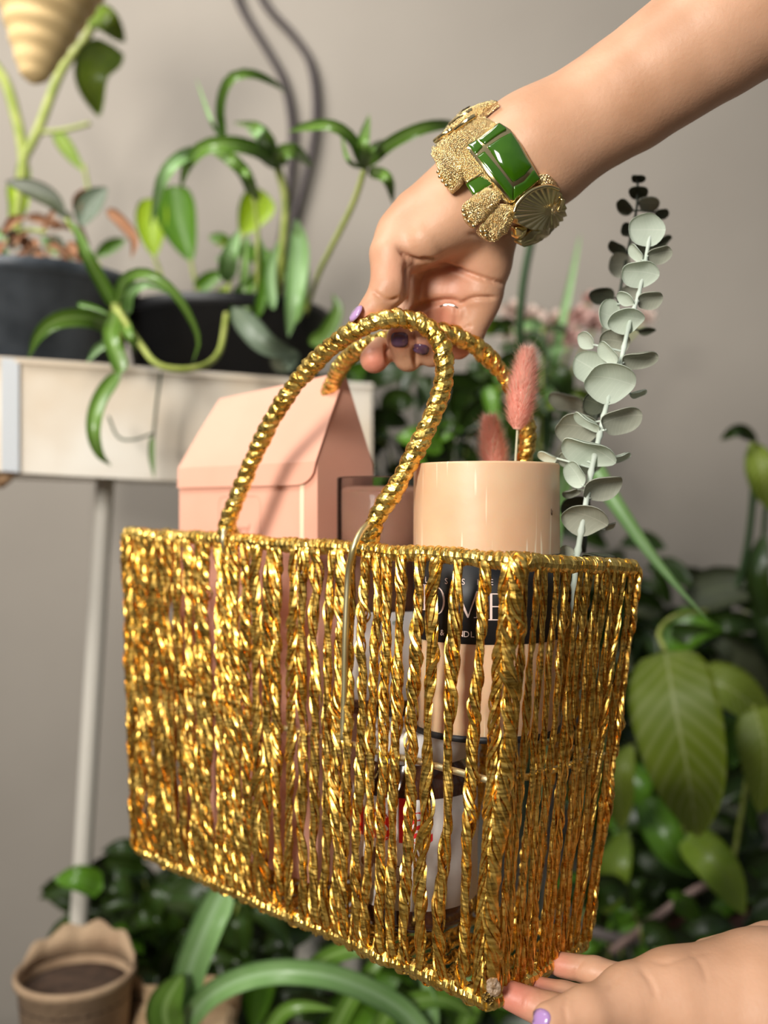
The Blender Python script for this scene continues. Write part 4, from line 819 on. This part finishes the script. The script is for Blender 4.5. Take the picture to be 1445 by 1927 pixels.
pleaf(pq, c7([(490, 930), (430, 955), (365, 1000)]), D, 26, GMID, 'oval'); pleaf(pq, c7([(810, 920), (860, 930), (910, 960)]), D, 24, GMID, 'oval'); pleaf(pq, c7([(760, 1130), (820, 1080), (880, 1060)]), D, 40, GMID, 'heart'); pleaf(pq, c7([(780, 1170), (840, 1170), (890, 1110)]), D, 34, GLIM, 'oval')
pleaf(pq, c7([(1070, 1440, 1.15), (1100, 1400, 1.12), (1160, 1370, 1.15)]), 1.15, 44, GGRY, 'oval')
for i in range(26):
    x, y = random.uniform(880, 1150), random.uniform(920, 1330); a = random.uniform(0, 6.28); l = random.uniform(40, 90)
    pleaf(pq, c7([(x, y), (x+l*.5*math.cos(a), y+l*.5*math.sin(a)-10), (x+l*math.cos(a), y+l*math.sin(a))]), random.uniform(1.2, 1.34), random.uniform(12, 26), random.choice([GMID, GVAR, GSTL, GMID, GDRK]), 'oval', n=8, m=5, tilt=random.uniform(-.6, .6))
for a_ in ([(600, 1000), (650, 1130), (700, 1200)], [(740, 1010), (760, 1100), (800, 1250)], [(940, 900), (900, 1050), (870, 1250)]): pstem(pq, c7(a_), D, 7, STEMG)
ru = thing('rubber_plant', 'small plant with two dark leathery leaves and curled dry brown leaves in the left pot', 'plant', P(120, 520, 1.2))
D = 1.15
pleaf(ru, c7([(258, 855), (200, 780), (110, 730), (22, 705)]), D, 40, GOLV, 'oval', tilt=.4); pleaf(ru, c7([(312, 885), (345, 800), (415, 728)]), D, 48, GGRY, 'oval', tilt=-.3)
pleaf(ru, c7([(418, 815), (470, 860), (520, 930), (510, 1005)]), D, 22, DRY, 'strap', fold=.8); pleaf(ru, c7([(300, 850), (300, 780), (330, 730)]), D, 18, DRY, 'oval', fold=.9)
pstem(ru, c7([(258, 850), (330, 960), (400, 1060), (440, 1170)]), D, 9, STEMG); pstem(ru, c7([(315, 880), (340, 960), (330, 1040)]), D, 8, TWIG)
for i in range(46):
    x, y = random.uniform(-20, 300), random.uniform(870, 1040); a = random.uniform(0, 6.28); l = random.uniform(50, 140)
    pleaf(ru, c7([(x, y), (x+l*.5*math.cos(a), y+l*.4*math.sin(a)-15), (x+l*math.cos(a), y+l*.7*math.sin(a))]), random.uniform(1.12, 1.24), random.uniform(10, 24), random.choice([DRY, DRY, DRY, GOLV, GSTL]), 'oval', n=8, m=5, fold=.8, tilt=random.uniform(-1, 1))
pstem(ru, c7([(-20, 1130), (50, 1040), (150, 960)]), 1.1, 7, TWIG); pstem(ru, c7([(-20, 980), (80, 900), (180, 900)]), 1.15, 8, STEMG)

# hanging ribbed cone and wall cords
CONE = mat('straw_cone', (.60, .40, .17), .7, 0, (.70, .50, .24), 8.)
cn = thing('hanging_cone', 'pale straw coloured ribbed cone hanging in the top left corner', 'ornament', P(60, 150, 1.2))
a, b = P(62, 158, 1.2), P(104, -150, 1.2); ax = b-a; Lh = np.linalg.norm(ax); u = np.linspace(0, 1, 60); pr = [(max(.0006, (.012+.083*t**.95)*min(1, (t/.05+.02)**.5)*(1+.035*math.sin(t*62))), t*Lh) for t in u]
v, f = lathe(pr, a, 40, ax); part('shell', v, f, CONE, cn)
v, f = tube([b, b+V(0, 0, .3)], .002, 6); part('cord', v, f, TWIG, cn)
CORD = mat('brown_cable', (.030, .018, .018), .5)
for nm, pts, lb in (('left', [(430, -60), (452, 10), (500, 90), (532, 150), (548, 230), (546, 320), (534, 420), (520, 520), (516, 640)], 'thin dark brown cable on the wall, the left one of the pair'), ('right', [(470, -60), (497, 5), (548, 62), (582, 115), (594, 190), (588, 270), (570, 350), (552, 420), (545, 520), (560, 640)], 'thin dark brown cable on the wall, the right one of the pair')):
    q = spline(PL([(x, y, 1.645) for x, y in pts]), 60); v, f = tube(q, 7.0/F*1.645, 8); o = part('wall_cable', v, f, CORD, None); tag(o, lb, 'cable', 'cables on the wall')

# ---------------------------------------------------------------- leafy masses behind the basket
def bush(name, label, box, dr, n, mats, size, seed, base, prof=('heart', 'oval'), cat='plant', group=None, shape=None):
    base = (base[0], 963.5+(CZ-.02)*F/base[2], base[2]); g = random.Random(seed); t = thing(name, label, cat, P(*base), group)
    for i in range(n):
        for _ in range(30):
            x, y = g.uniform(box[0], box[2]), g.uniform(box[1], box[3])
            if shape is None or shape(x, y): break
        d = g.uniform(*dr); a = g.uniform(-.3, 3.44); l = g.uniform(*size); s = g.choice((-1, 1))
        q_ = [(x, y, d), (x+l*.5*math.cos(a), y+l*.4*math.sin(a)-l*.12, d-g.uniform(0, .03)), (x+l*math.cos(a), y+l*math.sin(a), d+g.uniform(-.03, .03))]
        lf = pleaf(t, q_, d, l*g.uniform(.4, .75), g.choice(mats), g.choice(prof), n=8, m=5, tilt=g.uniform(-.7, .7), seed=i)
        if i % 3 == 0: pstem(t, [(x, y, d), ((x+base[0]*2)/3+g.uniform(-20, 20), y+260, (d+base[2])/2), (base[0]+g.uniform(-20, 20), base[1], base[2])], d, 5, STEMD if g.random() < .7 else STEMG)
    return t
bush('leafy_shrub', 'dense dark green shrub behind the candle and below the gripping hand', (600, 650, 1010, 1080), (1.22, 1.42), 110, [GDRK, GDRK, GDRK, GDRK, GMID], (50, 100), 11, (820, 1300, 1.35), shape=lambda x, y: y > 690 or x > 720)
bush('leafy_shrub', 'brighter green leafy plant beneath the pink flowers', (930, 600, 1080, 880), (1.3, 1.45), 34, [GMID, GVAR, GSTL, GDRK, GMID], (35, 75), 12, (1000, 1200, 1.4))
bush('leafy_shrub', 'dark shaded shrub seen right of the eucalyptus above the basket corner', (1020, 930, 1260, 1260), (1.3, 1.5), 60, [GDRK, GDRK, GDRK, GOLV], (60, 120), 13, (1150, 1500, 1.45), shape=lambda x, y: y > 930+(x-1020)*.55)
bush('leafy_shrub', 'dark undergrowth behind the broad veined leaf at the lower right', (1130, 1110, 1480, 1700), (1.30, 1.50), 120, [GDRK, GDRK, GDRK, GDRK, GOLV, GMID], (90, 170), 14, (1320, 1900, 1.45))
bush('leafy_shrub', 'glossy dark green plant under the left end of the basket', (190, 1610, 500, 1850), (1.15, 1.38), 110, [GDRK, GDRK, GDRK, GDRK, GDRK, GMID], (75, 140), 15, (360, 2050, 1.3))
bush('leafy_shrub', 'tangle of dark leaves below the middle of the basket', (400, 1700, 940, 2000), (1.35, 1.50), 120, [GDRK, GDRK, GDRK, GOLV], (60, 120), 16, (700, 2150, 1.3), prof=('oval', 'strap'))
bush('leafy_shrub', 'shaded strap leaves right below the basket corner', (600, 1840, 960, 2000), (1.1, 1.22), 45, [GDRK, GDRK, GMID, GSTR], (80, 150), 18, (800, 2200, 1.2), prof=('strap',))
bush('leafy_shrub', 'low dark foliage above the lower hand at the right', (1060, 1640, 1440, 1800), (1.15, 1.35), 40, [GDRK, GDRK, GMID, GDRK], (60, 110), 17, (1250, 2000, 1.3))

# pink flowers
for i, (x, y, r) in enumerate([(965, 590, 30), (1000, 605, 34), (1045, 610, 30), (1090, 600, 30), (985, 640, 28), (1030, 650, 28), (1075, 640, 26), (1120, 610, 26), (950, 625, 24), (1215, 600, 22), (1110, 565, 18)]):
    d = 1.42+.02*(i % 3); where = ('leftmost, just right of the hand', 'beside the dark stalk', 'in the middle of the cluster', 'behind the pale eucalyptus leaves', 'lower left of the cluster', 'lower middle of the cluster', 'lower right, touching the eucalyptus', 'right end, behind the eucalyptus stem', 'lowest at the left edge', 'alone to the right of the eucalyptus', 'topmost behind the eucalyptus')[i]
    t = thing('pink_flower', 'blurred pale pink flower, '+where, 'flower', P(x, y, d), 'pink flowers behind the basket'); mt = PETAL if i in (3, 6, 7, 10) else PETALP
    for k_ in range(11):
        a = k_*2.4; rr = r*(1.0 if k_ < 6 else .6); tip = (x+rr*math.cos(a), y+rr*math.sin(a)*.85-4, d-.01-.002*k_); pleaf(t, [(x, y, d), ((x+tip[0])/2, (y+tip[1])/2-3, d-.012-.002*k_), tip], d, rr*.8, mt, 'oval', 'petal', n=7, m=5, fold=.2)
    pstem(t, [(x, y+2, d), (x*.6+400, y+110, d), (1000, 960, 1.42)], d, 5, STEMG)
st = thing('stalk', 'dark green upright stalk beside the gripping hand', 'plant', P(985, 700, 1.2)); pstem(st, [(1010, 400, 1.15), (1000, 450, 1.15), (985, 530, 1.15), (978, 620, 1.16), (982, 760, 1.2), (990, 1000, 1.3)], 1.15, 16, STEMD)
st = thing('grass_blade', 'pale thin blade rising behind the pink flowers', 'plant', P(1050, 640, 1.5)); pleaf(st, [(1030, 760, 1.45), (1050, 640, 1.4), (1072, 540, 1.4), (1092, 440, 1.42)], 1.4, 24, GSTL, 'blade')

# right side: broad leaves
bg = thing('broad_leaf_plant', 'large broad-leaved plant with pale veins at the right edge', 'plant', P(1300, 1900, 1.2))
pleaf(bg, [(1252, 1225, 1.12), (1270, 1330, 1.07), (1295, 1460, 1.05), (1312, 1575, 1.09)], 1.07, 215, GBIG, 'heart', fold=.15, tilt=.12, n=26, m=13, wav=.012)
pleaf(bg, [(1310, 1275, 1.2), (1380, 1300, 1.17), (1460, 1370, 1.18)], 1.18, 110, GBIG, 'heart', tilt=-.3, n=18, m=9); pleaf(bg, [(1420, 1330, 1.15), (1440, 1420, 1.12), (1430, 1530, 1.15)], 1.15, 120, GBIG, 'heart', tilt=.3, n=18, m=9)
pleaf(bg, [(1190, 1400, 1.22), (1165, 1460, 1.2), (1170, 1560, 1.22)], 1.22, 60, GBIG, 'oval', tilt=.2); pleaf(bg, [(1290, 1570, 1.2), (1350, 1630, 1.15), (1400, 1720, 1.17)], 1.17, 100, GVAR, 'heart', n=18, m=9); pleaf(bg, [(1180, 1560, 1.25), (1150, 1640, 1.22), (1140, 1720, 1.25)], 1.22, 70, GVAR, 'oval')
pleaf(bg, [(1215, 1500, 1.25), (1260, 1590, 1.2), (1310, 1650, 1.22)], 1.22, 90, GMID, 'heart'); pleaf(bg, [(1200, 1600, 1.3), (1260, 1640, 1.28), (1300, 1700, 1.3)], 1.25, 90, GDRK, 'heart')
for l in ([(1252, 1225, 1.12), (1240, 1190, 1.15), (1270, 1160, 1.2), (1330, 1150, 1.3)], [(1310, 1275, 1.2), (1280, 1300, 1.25), (1290, 1700, 1.3)], [(1420, 1330, 1.15), (1400, 1500, 1.25), (1330, 1900, 1.3)]): pstem(bg, l, 1.15, 9, STEMG)
pstem(bg, [(1150, 1790, 1.2), (1230, 1730, 1.18), (1300, 1680, 1.18), (1360, 1650, 1.2)], 1.18, 16, mat('pinkish_stem', (.30, .20, .17), .6), 'stem'); pstem(bg, [(1100, 1750, 1.25), (1160, 1765, 1.22), (1240, 1770, 1.22)], 1.2, 22, mat('grey_stem', (.16, .13, .12), .6), 'stem')
tr = thing('leafy_vine', 'narrow-leaved plant rising at the right edge, mid height', 'plant', P(1420, 1300, 1.3))
pleaf(tr, [(1425, 830, 1.28), (1390, 810, 1.25), (1355, 828, 1.27)], 1.25, 26, GDRK, 'oval'); pleaf(tr, [(1415, 830, 1.28), (1435, 890, 1.25), (1450, 960, 1.27)], 1.25, 60, GBIG, 'oval'); pleaf(tr, [(1440, 1000, 1.3), (1425, 1080, 1.28), (1440, 1180, 1.3)], 1.3, 44, GDRK, 'oval')
pleaf(tr, [(1300, 1190, 1.35), (1370, 1170, 1.3), (1450, 1180, 1.32)], 1.3, 40, GDRK, 'oval'); pleaf(tr, [(1240, 1180, 1.35), (1320, 1200, 1.3), (1420, 1230, 1.32)], 1.3, 46, GDRK, 'oval')
pstem(tr, [(1420, 835, 1.28), (1415, 960, 1.3), (1395, 1080, 1.32), (1340, 1250, 1.35), (1310, 1600, 1.4)], 1.3, 14, STEMD); pstem(tr, [(1445, 900, 1.32), (1430, 1100, 1.35), (1400, 1500, 1.4)], 1.3, 11, STEMD)
bl = thing('grass_blade', 'long pale green blade slanting down right of the basket corner', 'plant', P(1100, 1000, 1.2)); pleaf(bl, [(1010, 1500, 1.15), (1020, 1200, 1.10), (1045, 950, 1.03), (1095, 858, .97), (1150, 935, .93), (1215, 1030, .90), (1280, 1110, .88), (1335, 1170, .87)], .9, 48, GSTL, 'strap', n=34, fold=.5)

# lower left and bottom
COIR = mat('fibre_pot', (.34, .22, .13), .9, 0, (.45, .31, .19), 30, bump=.4); KRAFT = mat('kraft_paper', (.45, .30, .16), .7, 0, (.56, .40, .24), 20)
cp = pot('plant_pot', 'brown fibre pot with dark soil low at the left edge', 142, 1822, 1.06, 108, 240, COIR, rim=.03, taper=.8, soil=mat('brown_soil', (.05, .028, .016), .95, 0, (.09, .05, .03), 60, bump=.5))
c = P(142, 1800, 1.12)
v = []; f = []
for i in range(25):
    a = math.pi*(.02+.96*i/24); x = math.cos(a); y = math.sin(a); hgt = .0+.024*math.sin(a)+.004*math.sin(i*1.3)
    b_ = P(142, 1822, 1.06); r = 106/F*1.06
    for rr, zz in ((1.0, -.01), (1.03, hgt), (.98, hgt+.001), (.95, -.01)): v.append(b_+V(x*r*rr, y*r*rr, zz))
part('torn_rim', v, grid_faces(25, 4), COIR, cp)
kp = thing('paper_wrap', 'crumpled kraft paper at the bottom left beside the fibre pot', 'paper', P(330, 2050, 1.1)); g = np.random.default_rng(9); v = []
nn_, mm_ = 22, 12
for i in range(nn_):
    for j in range(mm_):
        s, t_ = i/(nn_-1), j/(mm_-1); p = P(190+s*260, 1870-18*math.sin(s*9)-25*math.sin(s*3)+t_*240, 1.08+.03*math.sin(s*11+t_*3)+.02*math.sin(t_*9)+.02*t_); v.append(p+g.normal(0, .0018, 3))
v = np.array(v); N_ = len(v); f = grid_faces(nn_, mm_, False)
part('sheet', np.vstack([v, v+V(0, .0012, 0)]), f+[[i+N_ for i in q_[::-1]] for q_ in f], KRAFT, kp, False)
ag = thing('strap_leaf_plant', 'bright green strap-leaved plant arching across the bottom', 'plant', P(345, 2000, 1.05))
pleaf(ag, [(340, 1960, 1.04), (350, 1850, 1.0), (385, 1750, .98), (425, 1665, 1.0)], 1.0, 62, GSTL, 'even', tilt=.2); pleaf(ag, [(330, 1980, 1.02), (310, 1900, 1.0), (345, 1830, .98)], 1.0, 70, GSTR, 'oval')
pleaf(ag, [(345, 1930, 1.04), (400, 1870, .98), (480, 1835, .95), (570, 1830, .94), (660, 1850, .95), (760, 1905, .98), (820, 1990, 1.)], .97, 44, GSTL, 'even', fold=.5, n=26)
pleaf(ag, [(560, 1850, 1.0), (620, 1800, .98), (700, 1785, .97), (790, 1830, 1.)], 1., 34, GSTR); pleaf(ag, [(620, 1960, 1.), (660, 1880, .98), (720, 1800, .98), (760, 1770, 1.0)], 1., 34, GSTR); pleaf(ag, [(700, 1980, 1.), (740, 1900, .99), (830, 1880, 1.0), (900, 1920, 1.02)], 1., 36, GSTR)
pleaf(ag, [(800, 1980, 1.02), (810, 1900, 1.), (790, 1820, 1.)], 1., 34, GSTL); pleaf(ag, [(480, 1990, 1.02), (540, 1900, 1.), (640, 1900, 1.)], 1., 30, GSTR); pleaf(ag, [(860, 1960, 1.05), (900, 1880, 1.02), (960, 1900, 1.03)], 1.03, 34, GSTR)
bp = pot('plant_pot', 'tall reddish brown planter shaded behind the leaves at the lower right', 1310, 1690, 1.36, 100, 1020, mat('brown_pot', (.10, .035, .018), .6, 0, (.13, .05, .03), 10))
# bench under the lower pots
WOODB = mat('bench_wood', (.22, .16, .11), .7, 0, (.28, .21, .15), 20)
zt = P(0, 1822, 1.06)[2]-240/F*1.06
bn = thing('plant_bench', 'narrow wooden bench under the brown fibre pot', 'bench', (-.4, 1.06, 0))
for i in range(2):
    y0 = .97+i*.088; v, f = box8([(-.8, y0, zt-.025), (-.05, y0, zt-.025), (-.05, y0+.083, zt-.025), (-.8, y0+.083, zt-.025), (-.8, y0, zt), (-.05, y0, zt), (-.05, y0+.083, zt), (-.8, y0+.083, zt)]); part('slat', v, f, WOODB, bn, False)
for x in (-.72, -.12):
    for y in (1.0, 1.11): v, f = box8([(x-.02, y-.02, 0), (x+.02, y-.02, 0), (x+.02, y+.02, 0), (x-.02, y+.02, 0), (x-.02, y-.02, zt-.02), (x+.02, y-.02, zt-.02), (x+.02, y+.02, zt-.02), (x-.02, y+.02, zt-.02)]); part('leg', v, f, WOODB, bn, False)
